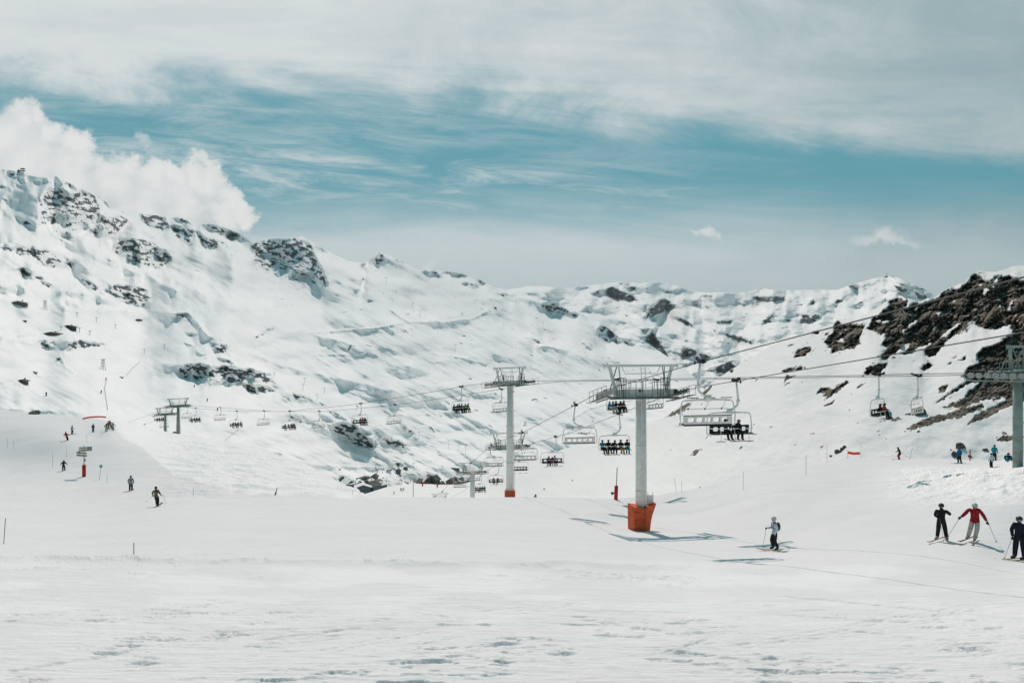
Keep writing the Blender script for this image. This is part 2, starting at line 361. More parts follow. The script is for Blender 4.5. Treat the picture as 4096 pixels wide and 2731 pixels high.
def relief_layer(name, xs, crest, yb, Db, Dt, slope_fn, attr_fn, mat_, nr, disp_fn=None, back=True, back_to=None, base_s=0.3, lam=0.06):
    # a smooth reference surface first, on a window that spans a little more than the visible rows
    kk = np.hanning(max(5, int(150 / np.median(np.diff(xs))) | 1)); kk /= kk.sum(); h_ = len(kk) // 2
    sm = lambda v: np.convolve(np.pad(v, h_, mode='edge'), kk, 'valid')
    top = sm(crest) - 26; bot = np.maximum(sm(yb) + 20, top + 80); top = np.minimum(top, crest - 2); top = sm(top)
    nw = nr; ww = np.linspace(0, 1, nw)
    ys = top[None, :] + (bot - top)[None, :] * ww[:, None]
    PX = np.broadcast_to(xs, ys.shape); T = (CY - ys) / F
    s = slope_fn(PX, ys)
    dt = -np.diff(T, axis=0)                                          # positive, going down
    wf = lambda s_: 1 / np.maximum(s_ - T, 0.06)
    inc = lambda s_: (wf(s_)[1:] + wf(s_)[:-1]) / 2 * dt
    sb = inc(np.full_like(s, base_s)); tot = sb.sum(0); Kc = sm((np.log(Dt) - np.log(Db)) / tot)
    # tie the reference to the distance at the foot
    L0 = (np.log(Db) + Kc * tot)[None, :] - np.concatenate([np.zeros((1, len(xs))), np.cumsum(sb * Kc, 0)], 0)
    L0 = L0 - (L0[-1] - np.log(Db))[None, :]
    e = -(inc(s) - sb) * Kc                                           # wanted extra drop of log-depth per row
    dyp = (ys[-1] - ys[0]).mean() / nw; lamb = lam * (dyp / max(1e-6, np.median(np.diff(xs)))) ** 2
    L = L0 + membrane(e, lamb)
    ysw = ys
    a = np.linspace(0, 1, nr) ** 0.9
    ys = crest[None, :] + (yb - crest)[None, :] * a[:, None]          # row 0 is the crest
    g = (ys - top[None, :]) / (bot - top)[None, :] * (nw - 1); g = np.clip(g, 0, nw - 1.001); gi = g.astype(int); gf = g - gi
    ci = np.broadcast_to(np.arange(len(xs)), ys.shape)
    D = np.exp(L[gi, ci] * (1 - gf) + L[gi + 1, ci] * gf); T = (CY - ys) / F; PX = np.broadcast_to(xs, ys.shape)
    slope_fn(PX, ys)                                                  # refresh the masks on the final rows
    if disp_fn is not None: D = D * (1 + disp_fn(PX, ys, D))
    P = np.stack([(PX - CX) / F * D, D, T * D], -1)
    at = attr_fn(PX, ys, D, P)
    SURF[name] = (xs, ys, D)
    if back:
        rows = []
        Dc = D[0]; Tc = T[0]
        for g in (1.0, 0.6, 0.25, 0.08):
            Dk = Dc * (1 + 0.25 * g); zk = Tc * Dc - (Dk - Dc) * 0.42
            if back_to is not None: Dk = Dc + (np.maximum(back_to[0], Dc * 1.1) - Dc) * g; zk = (Tc - back_to[1] * math.sqrt(g)) * Dk
            rows.append(np.stack([(xs - CX) / F * Dk, Dk, zk], -1))
        P = np.concatenate([np.stack(rows), P], 0)
        at = {k_: np.concatenate([np.repeat(v[:1] * 0 - (1 if k_ == 'rock' else 0), 4, 0), v], 0) for k_, v in at.items()}
    return grid_mesh(name, P, at, mat_)

def soft_mask(PX, PY, polys, warp, wscale, seed):
    wx = warp * fbm(PX / wscale, PY / wscale, 4, seed, 0.6); wy = warp * fbm(PX / wscale, PY / wscale, 4, seed + 40, 0.6)
    m = np.zeros(PX.shape)
    for po in polys:
        p = np.array(po); x0, y0 = p.min(0) - warp * 1.5; x1, y1 = p.max(0) + warp * 1.5
        box = (PX > x0) & (PX < x1) & (PY > y0) & (PY < y1)
        if not box.any(): continue
        b = np.zeros(PX.shape, bool); b[box] = inpoly((PX + wx)[box], (PY + wy)[box], po); m[b] = 1
    return m
def blur(m, r):
    if r < 1: return m
    k = np.hanning(2 * r + 3); k /= k.sum()
    f = lambda v: np.convolve(np.pad(v, r + 1, mode='edge'), k, 'valid')
    return np.apply_along_axis(f, 0, np.apply_along_axis(f, 1, m))

# --- right hillside with the brown crags
K = 2.297
HCREST = [(1380, 1992), (1440, 1978), (1460, 1974), (1550, 1946), (1650, 1932), (1750, 1938), (1850, 1936), (1938, 1902), (1961, 1886), (1990, 1870), (2060, 1850), (2155, 1824), (2257, 1796), (2391, 1750), (2533, 1705), (2651, 1672),
          (2690, 1640), (2747, 1606), (2812, 1561), (2850, 1526), (2927, 1476), (3019, 1425), (3072, 1392), (3115, 1368), (3160, 1352), (3250, 1322), (3270, 1316), (3333, 1292), (3345, 1276), (3394, 1268), (3420, 1278), (3464, 1257), (3507, 1235), (3535, 1208), (3560, 1198),
          (3594, 1188), (3633, 1196), (3660, 1203), (3716, 1196), (3751, 1182), (3768, 1165), (3812, 1144), (3856, 1133), (3882, 1100), (3925, 1083), (3986, 1085), (4043, 1072), (4060, 1064), (4096, 1062), (4300, 1050), (4500, 1045)]
hp = [zp(q, 3072, 1000, K) for q in [
    [(610, 690), (640, 650), (700, 690), (760, 690), (800, 680), (900, 690), (870, 740), (840, 850), (850, 870), (780, 920), (700, 910), (640, 940), (590, 950), (570, 900), (530, 860), (550, 800), (600, 770)],
    [(1120, 470), (1200, 440), (1290, 460), (1280, 520), (1350, 490), (1400, 500), (1480, 460), (1580, 440), (1600, 400), (1700, 330), (1730, 370), (1800, 330), (1850, 300), (1860, 240), (1920, 220), (2000, 290), (2040, 290), (2100, 240), (2200, 240), (2352, 290), (3300, 200), (3300, 900), (2352, 800), (2240, 760), (2230, 680), (2080, 740), (1950, 720), (1930, 690), (1880, 660), (1830, 690), (1850, 720), (1700, 800), (1640, 830), (1600, 900), (1540, 970), (1480, 990), (1430, 940), (1450, 900), (1530, 850), (1400, 890), (1300, 950), (1210, 970), (1330, 850), (1240, 890), (1100, 1000), (1040, 1010), (1030, 960), (1100, 900), (1040, 880), (1080, 820), (1060, 780), (980, 750), (920, 720), (960, 640), (1050, 570), (1110, 530)],
    [(880, 1130), (900, 1080), (1000, 1050), (1110, 1030), (1050, 1110), (960, 1150)], [(440, 1330), (480, 1270), (580, 1270), (570, 1310), (480, 1320)], [(490, 1340), (600, 1270), (740, 1200), (750, 1220), (640, 1310), (520, 1385), (540, 1350)],
    [(500, 1450), (560, 1400), (630, 1380), (590, 1420)], [(140, 1215), (170, 1150), (255, 1160), (200, 1190)], [(105, 1130), (200, 1090), (310, 1070), (325, 1095), (240, 1110), (150, 1130)], [(240, 1000), (260, 930), (320, 900), (380, 888), (395, 930), (340, 970), (280, 985)],
    [(415, 778), (420, 745), (470, 742), (465, 772)], [(515, 785), (540, 762), (570, 762), (560, 785)], [(820, 1260), (890, 1220), (880, 1240)], [(180, 885), (230, 875), (225, 890)], [(120, 1260), (210, 1210), (190, 1235)]]]
hp += [zp(q, 3496, 1200, 2.24) for q in [
    [(920, 500), (980, 430), (1100, 400), (1200, 330), (1344, 290), (2300, 200), (2300, 900), (1344, 900), (1220, 940), (1170, 870), (1060, 900), (950, 900), (800, 960), (600, 975), (760, 900), (880, 800), (950, 730), (840, 760), (700, 840), (620, 900), (545, 935), (560, 910), (720, 800), (860, 710), (780, 690), (860, 600), (940, 560)],
    [(1220, 880), (1344, 900), (1344, 930), (1220, 950), (1050, 1040), (900, 1090), (820, 1130), (860, 1080), (910, 1030), (1000, 990)], [(940, 900), (1000, 960), (800, 1040), (600, 1090), (420, 1140), (290, 1188), (330, 1150), (275, 1150), (400, 1085), (500, 1040), (640, 1020)],
    [(145, 1100), (160, 1070), (225, 1048), (210, 1075)], [(568, 835), (590, 790), (672, 757), (660, 800), (600, 833)], [(408, 615), (480, 565), (528, 590), (450, 640)],
    [(1080, 1252), (1150, 1210), (1135, 1180), (1218, 1183), (1165, 1205), (1344, 1215), (1344, 1260), (1130, 1268)], [(668, 572), (705, 545), (690, 565)], [(765, 548), (820, 508), (828, 525)], [(8, 1228), (60, 1200), (115, 1192), (60, 1212)], [(700, 525), (745, 500), (740, 515)], [(345, 550), (365, 540), (360, 552)]]]
hp += [[(2640, 1680), (2680, 1636), (2700, 1624), (2745, 1600), (2760, 1612), (2745, 1640), (2700, 1658)], zp([(1460, 1110), (1500, 1050), (1570, 1030), (1600, 1035), (1540, 1080)], 2200, 1400, 2.613), [(2800, 1570), (2835, 1530), (2850, 1545), (2815, 1585)], [(2900, 1490), (2935, 1470), (2930, 1490)], zp([(360, 445), (425, 385), (480, 350), (470, 375), (410, 425)], 3200, 1650, 2.614)]
holes = [zp(q, 3072, 1000, K) for q in [[(980, 650), (1050, 645), (1030, 670)], [(1290, 680), (1370, 645), (1380, 665), (1330, 700), (1300, 730)], [(1570, 810), (1700, 710), (1790, 660), (1640, 800)], [(1540, 580), (1600, 570), (1570, 600)], [(1230, 735), (1270, 730), (1250, 760)], [(2000, 350), (1975, 400), (2000, 420), (2030, 360)], [(1330, 560), (1380, 520), (1370, 560)],
          [(1050, 670), (1100, 645), (1115, 670), (1070, 685)], [(1220, 540), (1310, 500), (1290, 535)], [(640, 840), (700, 810), (690, 850)], [(1950, 500), (1990, 485), (1965, 510)], [(2150, 1340), (2100, 1350), (1990, 1400)], [(1930, 1400), (1800, 1455), (2100, 1370)], [(2050, 330), (2120, 250), (2080, 340)], [(2200, 560), (2250, 440), (2230, 560)]]]
def hslope(px, py):
    return 0.40 + 0 * px
def build_hill():
    xs = np.concatenate([np.arange(1380, 2600, 6), np.arange(2600, 4501, 2.6)])
    crest = line(HCREST, xs); rough = sstep(xs, 3230, 3420)
    crest = crest + rough * (5.5 * fbm(xs / 26, xs * 0, 4, 3, .6)) + 1.2 * fbm(xs / 40, xs * 0 + 3, 3, 8)
    yb = smooth_line(CREST1, xs, 40) + 42
    yb = np.where(xs < 2400, np.maximum(yb, 2016), yb)
    Db = smooth_line([(1380, 330), (1700, 315), (2000, 290), (2200, 215), (2500, 150), (2900, 118), (3500, 98), (4096, 88), (4500, 84)], xs, 200)
    Dt = smooth_line([(1380, 350), (1440, 360), (1650, 430), (1850, 440), (2000, 400), (2200, 340), (2400, 310), (2650, 270), (2850, 232), (3100, 205), (3400, 182), (3600, 168), (3850, 158), (4096, 150), (4500, 145)], xs, 160)
    Dt = np.maximum(Dt, Db * 1.12)
    cache = {}
    def slope(PX, PY):
        raw = soft_mask(PX, PY, hp, 8, 20, 5); h = soft_mask(PX, PY, holes, 6, 16, 9)
        raw = np.where(h > 0, 0, raw); cache['raw'] = raw
        crag = raw * sstep(PY - 0.55 * (4096 - PX) * 0, 1750, 1300)
        s = 0.32 + 0.10 * fbm(PX / 180 + PY / 120, PY / 110, 3, 2)
        hi = blur(raw, 3) * sstep(PX, 3200, 3500) * sstep(PY, 1640, 1450)
        return s + hi * (0.30 + 0.9 * np.clip(fbm(PX / 60, PY / 34, 4, 14), -0.3, 1))
    def disp(PX, PY, D):
        m = blur(cache['raw'], 2)
        big = m * sstep(PY, 1720, 1400)
        r = 0.034 * big * ridged(PX / 75 + PY / 120, PY / 60, 5, 3) + 0.009 * big * fbm(PX / 14, PY / 11, 4, 9, .65) + 0.0022 * m * fbm(PX / 9, PY / 6, 3, 19, .6)
        und = 0.006 * fbm((PX + PY * .6) / 200, (PY - PX * .3) / 90, 3, 12) * (1 - big)
        fade = sstep(PY, line(CREST1, PX) + 0, line(CREST1, PX) - 40)
        return (r + und) * np.where(PX > 2500, 1, 0.6)
    def attrs(PX, PY, D, P):
        m = cache['raw'] * 1.0
        loc = blur(m, 1)
        rk = loc * 1.35 - 0.38
        # snow lying on ledges: flatter spots inside the crags keep some snow
        nb = fbm(PX / 22 + PY / 30, PY / 12, 4, 77, .6)
        rk = rk - sstep(nb, 0.42, 0.62) * 0.75 * sstep(PX, 3000, 3300) * sstep(PY, 1500, 1250)
        near_m = blur(m, 14); sp = 0.05 * sstep(PX, 2500, 2900) + 0.7 * sstep(near_m, 0.01, 0.2) + 0.16 * sstep(fbm(PX / 120, PY / 60, 2, 45), .2, .6) * sstep(PX, 2700, 3000)
        cap = sstep(PY - crest[None, :], 14, 2) * sstep(fbm(xs / 70, xs * 0 + 8, 2, 4)[None, :], -0.25, 0.0)
        capz = sstep(PX, 3890, 3920)
        rk = rk - capz * sstep(PY - crest[None, :], 30, 14) * 1.2 - (1 - capz) * cap * 0.9
        return {'rock': rk, 'speck': sp}
    return relief_layer('rocky_hillside_terrain', xs, crest, yb, Db, Dt, slope, attrs, M_hill, 420, disp, back_to=(smooth_line([(1380, 720), (1700, 780), (1900, 850), (2050, 960), (2300, 1150), (2500, 1380), (2750, 1700), (2950, 2500), (3300, 3100), (3800, 3900), (4500, 4100)], xs, 100), 0.0115))
build_hill()

# --- the big massif on the left and centre
MCREST = [(-400, 660), (0, 683), (22, 678), (87, 689), (122, 702), (161, 709), (192, 711), (218, 704), (248, 717), (279, 733), (313, 755), (340, 757), (392, 781), (418, 805), (461, 837), (483, 833), (518, 861), (540, 855), (562, 854), (609, 860), (666, 869), (736, 871), (779, 896), (849, 894), (914, 916), (980, 946), (1010, 970),
          (1024, 965), (1050, 958), (1089, 954), (1172, 954), (1205, 944), (1242, 965), (1303, 1000), (1346, 1022), (1398, 1046), (1446, 1051), (1481, 1037), (1507, 1022), (1524, 1010), (1564, 1026), (1612, 1046), (1634, 1061), (1677, 1079), (1742, 1083), (1773, 1085), (1851, 1094), (1895, 1116), (1921, 1118), (1943, 1135), (1982, 1150), (2020, 1168), (2048, 1184), (2140, 1188),
          (2210, 1212), (2310, 1250), (2400, 1290), (2430, 1310), (2480, 1350), (2560, 1385), (2640, 1405), (2690, 1440), (2740, 1470), (2800, 1540), (2860, 1600), (2950, 1700)]
Z1 = lambda q: zp(q, 0, 600, K)
Z1b = lambda q: zp(q, 0, 1200, K)
Z2 = lambda q: zp(q, 1024, 850, K)
Z2b = lambda q: zp(q, 1024, 1400, K)
Z3 = lambda q: zp(q, 2048, 1000, K)
Z4 = lambda q: zp(q, 3072, 1000, K)
mp_ = [Z1(q) for q in [
    [(370, 470), (440, 350), (540, 350), (640, 420), (720, 360), (880, 400), (910, 560), (930, 640), (800, 700), (740, 740), (640, 835), (500, 760), (520, 660), (370, 700)],
    [(940, 620), (1100, 600), (1200, 650), (1110, 740), (980, 810)], [(1100, 830), (1200, 820), (1340, 830), (1430, 870), (1570, 990), (1480, 1090), (1390, 1080), (1300, 1110), (1260, 1020), (1210, 1050), (1110, 1000), (1040, 910)],
    [(1270, 585), (1500, 608), (1560, 700), (1500, 755), (1340, 690)], [(1580, 700), (1700, 680), (1780, 760), (1740, 865), (1640, 820)], [(1800, 760), (1900, 800), (2080, 860), (1960, 920), (1900, 910)], [(1850, 690), (2000, 685), (2200, 775), (2290, 830), (2150, 810), (1990, 780)], [(1600, 630), (1700, 632), (1760, 690), (1640, 660)],
    [(0, 890), (350, 900), (450, 930), (560, 1020), (490, 1100), (380, 1060), (300, 950), (180, 980), (100, 930)], [(580, 1000), (700, 1010), (650, 1080), (600, 1050)], [(120, 1095), (250, 1090), (400, 1180), (340, 1190), (230, 1150)], [(380, 1200), (480, 1240), (440, 1265), (390, 1240)], [(720, 1160), (800, 1190), (920, 1260), (900, 1310), (800, 1270)],
    [(960, 1290), (1080, 1230), (1300, 1260), (1380, 1360), (1340, 1445), (1150, 1410), (1090, 1370)], [(150, 620), (350, 680), (280, 720), (220, 690)], [(120, 262), (250, 290), (200, 297)], [(320, 298), (570, 303), (560, 312), (330, 310)], [(0, 190), (120, 200), (220, 215), (160, 240), (0, 220)], [(0, 320), (50, 340), (0, 355)], [(110, 330), (230, 330), (220, 342), (130, 342)],
    [(440, 265), (500, 242), (560, 290), (520, 280)], [(570, 290), (640, 310), (710, 350), (620, 330)], [(880, 410), (960, 470), (1060, 545), (1190, 605), (1130, 590), (1000, 520)], [(1300, 740), (1420, 800), (1430, 830), (1330, 770)], [(480, 1400), (560, 1500), (540, 1480)], [(0, 450), (80, 480), (20, 490)], [(0, 520), (40, 545), (0, 555)], [(780, 790), (850, 730), (930, 700), (900, 780), (820, 800)]]]
mp_ += [Z1b(q) for q in [
    [(320, 375), (450, 380), (520, 400), (440, 455), (380, 450)], [(610, 400), (700, 372), (1000, 408), (900, 440), (820, 438), (740, 468), (610, 460)], [(1620, 610), (1800, 588), (1920, 588), (1900, 720), (1820, 765), (1740, 740), (1640, 690)],
    [(1930, 620), (2080, 610), (2352, 650), (2500, 690), (2520, 730), (2352, 740), (2220, 740), (2100, 800), (1920, 780), (1910, 700)], [(1940, 410), (2080, 415), (2100, 500), (1980, 500)], [(1500, 135), (1700, 125), (1840, 240), (1720, 180)], [(940, 450), (1080, 490), (980, 470)], [(1690, 400), (1760, 420), (1730, 432)], [(1800, 475), (1920, 530), (1830, 510)], [(1700, 310), (1830, 320), (1740, 340)], [(1270, 420), (1310, 455), (1290, 440)], [(2000, 540), (2150, 570), (2060, 570)]]]
mp_ += [zp(q, 600, 1480, 3.36) for q in [[(1230, 185), (1480, 200), (1660, 270), (1580, 330), (1290, 260)], [(1880, 300), (2080, 370), (2040, 405), (1950, 380)], [(2060, 330), (2160, 370), (2180, 390)], [(1760, 330), (1910, 410), (1880, 430), (1800, 395)]]]
mp_ += [Z2(q) for q in [
    [(0, 270), (150, 245), (350, 243), (500, 280), (560, 450), (640, 580), (650, 700), (600, 740), (570, 650), (480, 680), (400, 725), (310, 660), (300, 540), (230, 560), (190, 590), (150, 530), (100, 545), (0, 480)], [(-60, 300), (0, 270), (0, 480), (-30, 360)], [(520, 300), (650, 355), (620, 372)], [(1100, 400), (1160, 372), (1200, 470), (1130, 500), (1090, 480)], [(960, 490), (1010, 480), (990, 530)], [(1000, 570), (990, 660), (940, 750), (910, 750), (960, 650), (970, 590)],
    [(1085, 750), (1070, 830), (1030, 838), (1060, 780)], [(1520, 540), (1650, 540), (1720, 610), (1600, 570)], [(1280, 440), (1400, 482), (1350, 470)], [(1880, 650), (2040, 655), (2035, 690), (1930, 680)], [(2030, 620), (2060, 612), (2110, 655), (2060, 660)], [(1710, 540), (1740, 535), (1960, 590), (1900, 600)], [(2200, 760), (2260, 745), (2352, 775), (2260, 772)], [(2260, 790), (2352, 800), (2352, 815)], [(0, 1140), (90, 1090), (180, 1040), (90, 1130), (0, 1170)]]]
mp_ += [Z2b(q) for q in [
    [(760, 680), (900, 700), (1000, 800), (1100, 880), (1070, 910), (940, 880), (850, 850), (730, 770), (650, 700)], [(1140, 800), (1300, 830), (1430, 880), (1390, 910), (1280, 880), (1200, 850)], [(280, 600), (400, 610), (450, 690), (350, 650)], [(420, 600), (560, 690), (630, 725), (560, 700)], [(320, 400), (440, 430), (470, 460), (380, 440)], [(0, 320), (160, 370), (100, 410), (0, 380)], [(0, 225), (120, 250), (170, 290), (160, 325), (60, 300)],
    [(560, 470), (640, 515), (600, 500)], [(640, 465), (720, 520), (690, 500)], [(640, 555), (700, 575), (840, 645), (760, 620)], [(960, 710), (1060, 790), (1010, 770)], [(1320, 690), (1450, 740), (1440, 770), (1380, 740)], [(1420, 780), (1560, 855), (1500, 830)], [(800, 670), (900, 680), (930, 740), (860, 710)]]]
mp_ += [Z3(q) for q in [
    [(250, 505), (390, 488), (500, 540), (600, 590), (600, 622), (500, 600), (370, 613), (310, 560)], [(780, 705), (880, 685), (960, 780), (1000, 850), (930, 840), (850, 840), (780, 780)], [(1000, 800), (1130, 870), (1110, 890), (1040, 850)], [(150, 790), (290, 870), (230, 850)], [(640, 850), (740, 910), (700, 900)], [(440, 490), (500, 455), (560, 520), (500, 510)], [(620, 510), (760, 560), (860, 640), (860, 670), (700, 600)]]]

tracks = [zp(q, 1024, 1400, K) for q in [[(-200, -20), (0, 45), (300, 150), (600, 250), (760, 310), (1180, 410)], [(980, 420), (1300, 480), (1740, 570)], [(1370, 600), (1740, 570), (2000, 545)], [(530, 45), (760, 190)], [(550, 40), (1000, 35)]]]
tracks += [Z2(q) for q in [[(1240, 890), (1320, 950), (1400, 1000), (1720, 1005), (2000, 970), (2130, 900)], [(700, 1090), (1100, 1060), (1350, 1012)], [(0, 1220), (200, 1150), (500, 1100), (700, 1090)], [(540, 1120), (840, 1190), (960, 1280)], [(1600, 1290), (1900, 1330), (2100, 1390)]]]
tracks += [Z1b(q) for q in [[(0, 338), (180, 322), (350, 300)], [(1430, 150), (1600, 122), (1700, 125)], [(0, 800), (150, 760)], [(560, 520), (600, 610), (680, 660)], [(1670, 1185), (1800, 1130), (2000, 1100), (2100, 1060)], [(2090, 450), (2300, 500), (2600, 610)], [(340, 690), (560, 700)], [(620, 690), (1100, 660)]]]
tracks += [zp([(150, 790), (250, 700), (400, 610), (600, 550), (850, 515)], 2200, 1400, 2.613), zp([(560, 1200), (700, 1165), (860, 1140)], 1024, 1400, K), zp([(200, 970), (600, 1060), (1200, 1080)], 1024, 1400, K)]
brows = [[(0, 960), (150, 985), (250, 1010), (330, 1060), (420, 1130), (560, 1150), (640, 1200)], Z1b([(0, 345), (300, 378), (700, 374), (1000, 412), (1100, 495)]), Z1b([(1300, 600), (1620, 603), (1920, 588), (2100, 604), (2352, 650), (2640, 830), (3000, 1060), (3450, 1350)]),
         Z1([(480, 1400), (1000, 1470), (1450, 1512), (1700, 1498), (1800, 1570), (1900, 1690), (2080, 1790)]), Z2([(1500, 1012), (1800, 996), (2050, 985)]), Z2([(1160, 1342), (1500, 1452), (1700, 1566), (2000, 1700)]), Z1b([(0, 1000), (400, 1015), (700, 1055), (1000, 1070)]),
         Z2([(0, 1175), (250, 1085), (540, 1122), (900, 1200)]), Z1([(0, 1250), (400, 1290), (900, 1330), (1100, 1400)]), Z3([(0, 430), (100, 432), (260, 505), (600, 600)]), Z3([(0, 850), (300, 870), (600, 960), (1000, 1040)]), Z2b([(300, 150), (800, 280), (1300, 400), (1700, 560), (2300, 760)]), Z1([(300, 640), (700, 900), (1000, 1000), (1500, 1240), (1800, 1330)])]
def track_slope(PX, PY, wd):
    out = np.zeros(PX.shape)
    wob = 14 * fbm(PX / 110, PY / 110, 3, 3)
    for po in brows:
        p = np.array(po); x = PX; yl = np.interp(x, p[:, 0], p[:, 1]) + wob; d = PY - yl
        end = sstep(x, p[0, 0] - 1, p[0, 0] + 70 if p[0, 0] > 5 else p[0, 0]) * sstep(x, p[-1, 0] + 1, p[-1, 0] - 90)
        k_ = np.where(d < 0, -0.17 * np.exp(-(d / 34) ** 2), 0.80 * np.exp(-((d - 12) / 15) ** 2)) * end
        out += k_ * (0.6 + 0.9 * fbm(PX / 70, PY / 70, 2, 6))
    for po in tracks:
        xs_ = [p[0] for p in po]; ys_ = [p[1] for p in po]
        box = (PX > min(xs_) - 25) & (PX < max(xs_) + 25) & (PY > min(ys_) - 25) & (PY < max(ys_) + 25)
        if not box.any(): continue
        qx = PX[box]; qy = PY[box]; best = np.full(qx.shape, 1e9); sg = np.zeros(qx.shape)
        for (x0, y0), (x1, y1) in zip(po[:-1], po[1:]):
            dx, dy = x1 - x0, y1 - y0; t_ = np.clip(((qx - x0) * dx + (qy - y0) * dy) / (dx * dx + dy * dy), 0, 1)
            ex = qx - x0 - t_ * dx; ey = qy - y0 - t_ * dy; d = np.hypot(ex, ey); u = d < best
            sg = np.where(u, ey, sg); best = np.where(u, d, best)
        d = best * np.sign(sg)
        out[box] += -0.20 * np.exp(-((d + 1.5) / wd) ** 2) + 0.40 * np.exp(-((d - wd * 1.1) / wd) ** 2)
    return out

def build_massif():
    xs = np.arange(-400, 2951, 4.0)
    crest = line(MCREST, xs) + 2.2 * fbm(xs / 30, xs * 0 + 1, 4, 6, .6)
    yb = np.minimum(smooth_line(CREST1, xs, 40) + 14, 2004)
    hc = line(HCREST, xs); yb = np.where(xs > 1500, np.minimum(yb, hc + 26), yb)
    yb = np.maximum(yb, crest + 12)
    Db = smooth_line([(-400, 350), (0, 355), (600, 380), (1000, 430), (1300, 640), (1450, 690), (1700, 740), (1900, 800), (2050, 900), (2300, 1100), (2500, 1300), (2750, 1600), (2950, 2000)], xs, 200)
    Dt = smooth_line([(-400, 2700), (0, 2600), (150, 2150), (300, 2050), (400, 2250), (520, 2900), (600, 2800), (720, 2750), (850, 2900), (980, 3200), (1060, 2700), (1180, 2500), (1270, 2800), (1400, 3700), (1450, 3600), (1520, 3000), (1620, 3300), (1950, 3700), (2050, 3900), (2300, 3600), (2500, 3300), (2700, 2800), (2860, 2400), (2950, 2300)], xs, 90)
    cache = {}
    def slope(PX, PY):
        m = soft_mask(PX, PY, mp_, 11, 30, 15); cache['m'] = m
        wide = [q for q in mp_ if (max(p[1] for p in q) - min(p[1] for p in q)) < 1.1 * (max(p[0] for p in q) - min(p[0] for p in q))]
        bm = blur(soft_mask(PX, PY, wide, 13, 42, 15), 1) * 0.85 + 0.03 * m
        calm = 1 - 0.72 * sstep(PX, 1150, 700) * sstep(PY, 1180, 1330)      # the groomed left plateau is smooth
        s = 0.30 + 0.22 * calm * fbm(PX / 330 - PY / 500, (PY - 0.35 * PX) / 85, 3, 33) + 0.06 * calm * fbm(PX / 110, (PY - 0.4 * PX) / 34, 3, 37) + 0.05 * calm * fbm(PX / 38, (PY - .3 * PX) / 16, 3, 39)
        s = s - 0.10 * sstep(PY, 1650, 1950)
        s = np.maximum(np.maximum(s, 0.10) + track_slope(PX, PY, 4.0), 0.03)
        return s + bm * (9.0 + 4.0 * fbm(PX / 26, PY / 20, 3, 41))
    def disp(PX, PY, D):
        m = blur(cache['m'], 1)
        sc = sstep(PY - crest[None, :], 0, 60)
        d = 0.027 * ridged((PX + 0.25 * PY) / 400, (PY - 0.5 * PX) / 150, 3, 5)
        calm = 1 - 0.75 * sstep(PX, 1150, 700) * sstep(PY, 1180, 1330); dash = 0.45 + 0.55 * sstep(PX, 1250, 1700) * sstep(PY, 1180, 1350)
        d *= 0.35 + 0.65 * calm
        d += 0.012 * calm * dash * fbm(PX / 130, (PY - 0.5 * PX) / 42, 4, 8)
        d += 0.0012 * calm * fbm(PX / 17, (PY - .3 * PX) / 10, 3, 18, .6)
        d += 0.018 * fbm(PX / 360, (PY + 0.1 * PX) / 90, 2, 28)
        d += 0.014 * m * ridged(PX / 46 + PY / 90, PY / 60, 5, 13)
        return d * np.where(PX > 2000, 0.8, 1.0)
    def attrs(PX, PY, D, P):
        m = cache['m']; b = blur(m, 2)
        # rock sits near the upper edge of each step, snow lies below it
        up = np.zeros_like(m); acc = np.zeros(m.shape[1])
        for i in range(m.shape[0]):
            acc = np.where(m[i] > 0, acc + 1, 0); up[i] = acc
        dens = sstep(up, 62, 3)
        n = fbm(PX / 34 + PY / 70, (PY - .25 * PX) / 13, 5, 63, .65)
        rk = b * (0.20 + 0.40 * dens + 0.95 * n) * 1.0 - (1 - b) * 0.55
        rk = rk + 0.30 * sstep(PY - crest[None, :], 10, 0) * sstep(fbm(xs / 50, xs * 0 + 4, 3, 12)[None, :], 0.0, 0.4) * sstep(PX, 2050, 1950)
        sp = 0.05 + 0.30 * sstep(PX, 1500, 2100) * sstep(PY, 1150, 1400) * sstep(PY, 1900, 1700) + 0.06 * sstep(PX, 1200, 1600)
        sp = sp * sstep(fbm(PX / 160, PY / 60, 3, 88), -0.45, 0.35)
        return {'rock': rk, 'speck': sp}
    return relief_layer('mountain_terrain', xs, crest, yb, Db, Dt, slope, attrs, M_mass, 420, disp, back_to=(np.maximum(np.exp(np.log(Dt)) * 1.25, 4900), 0.010))
build_massif()

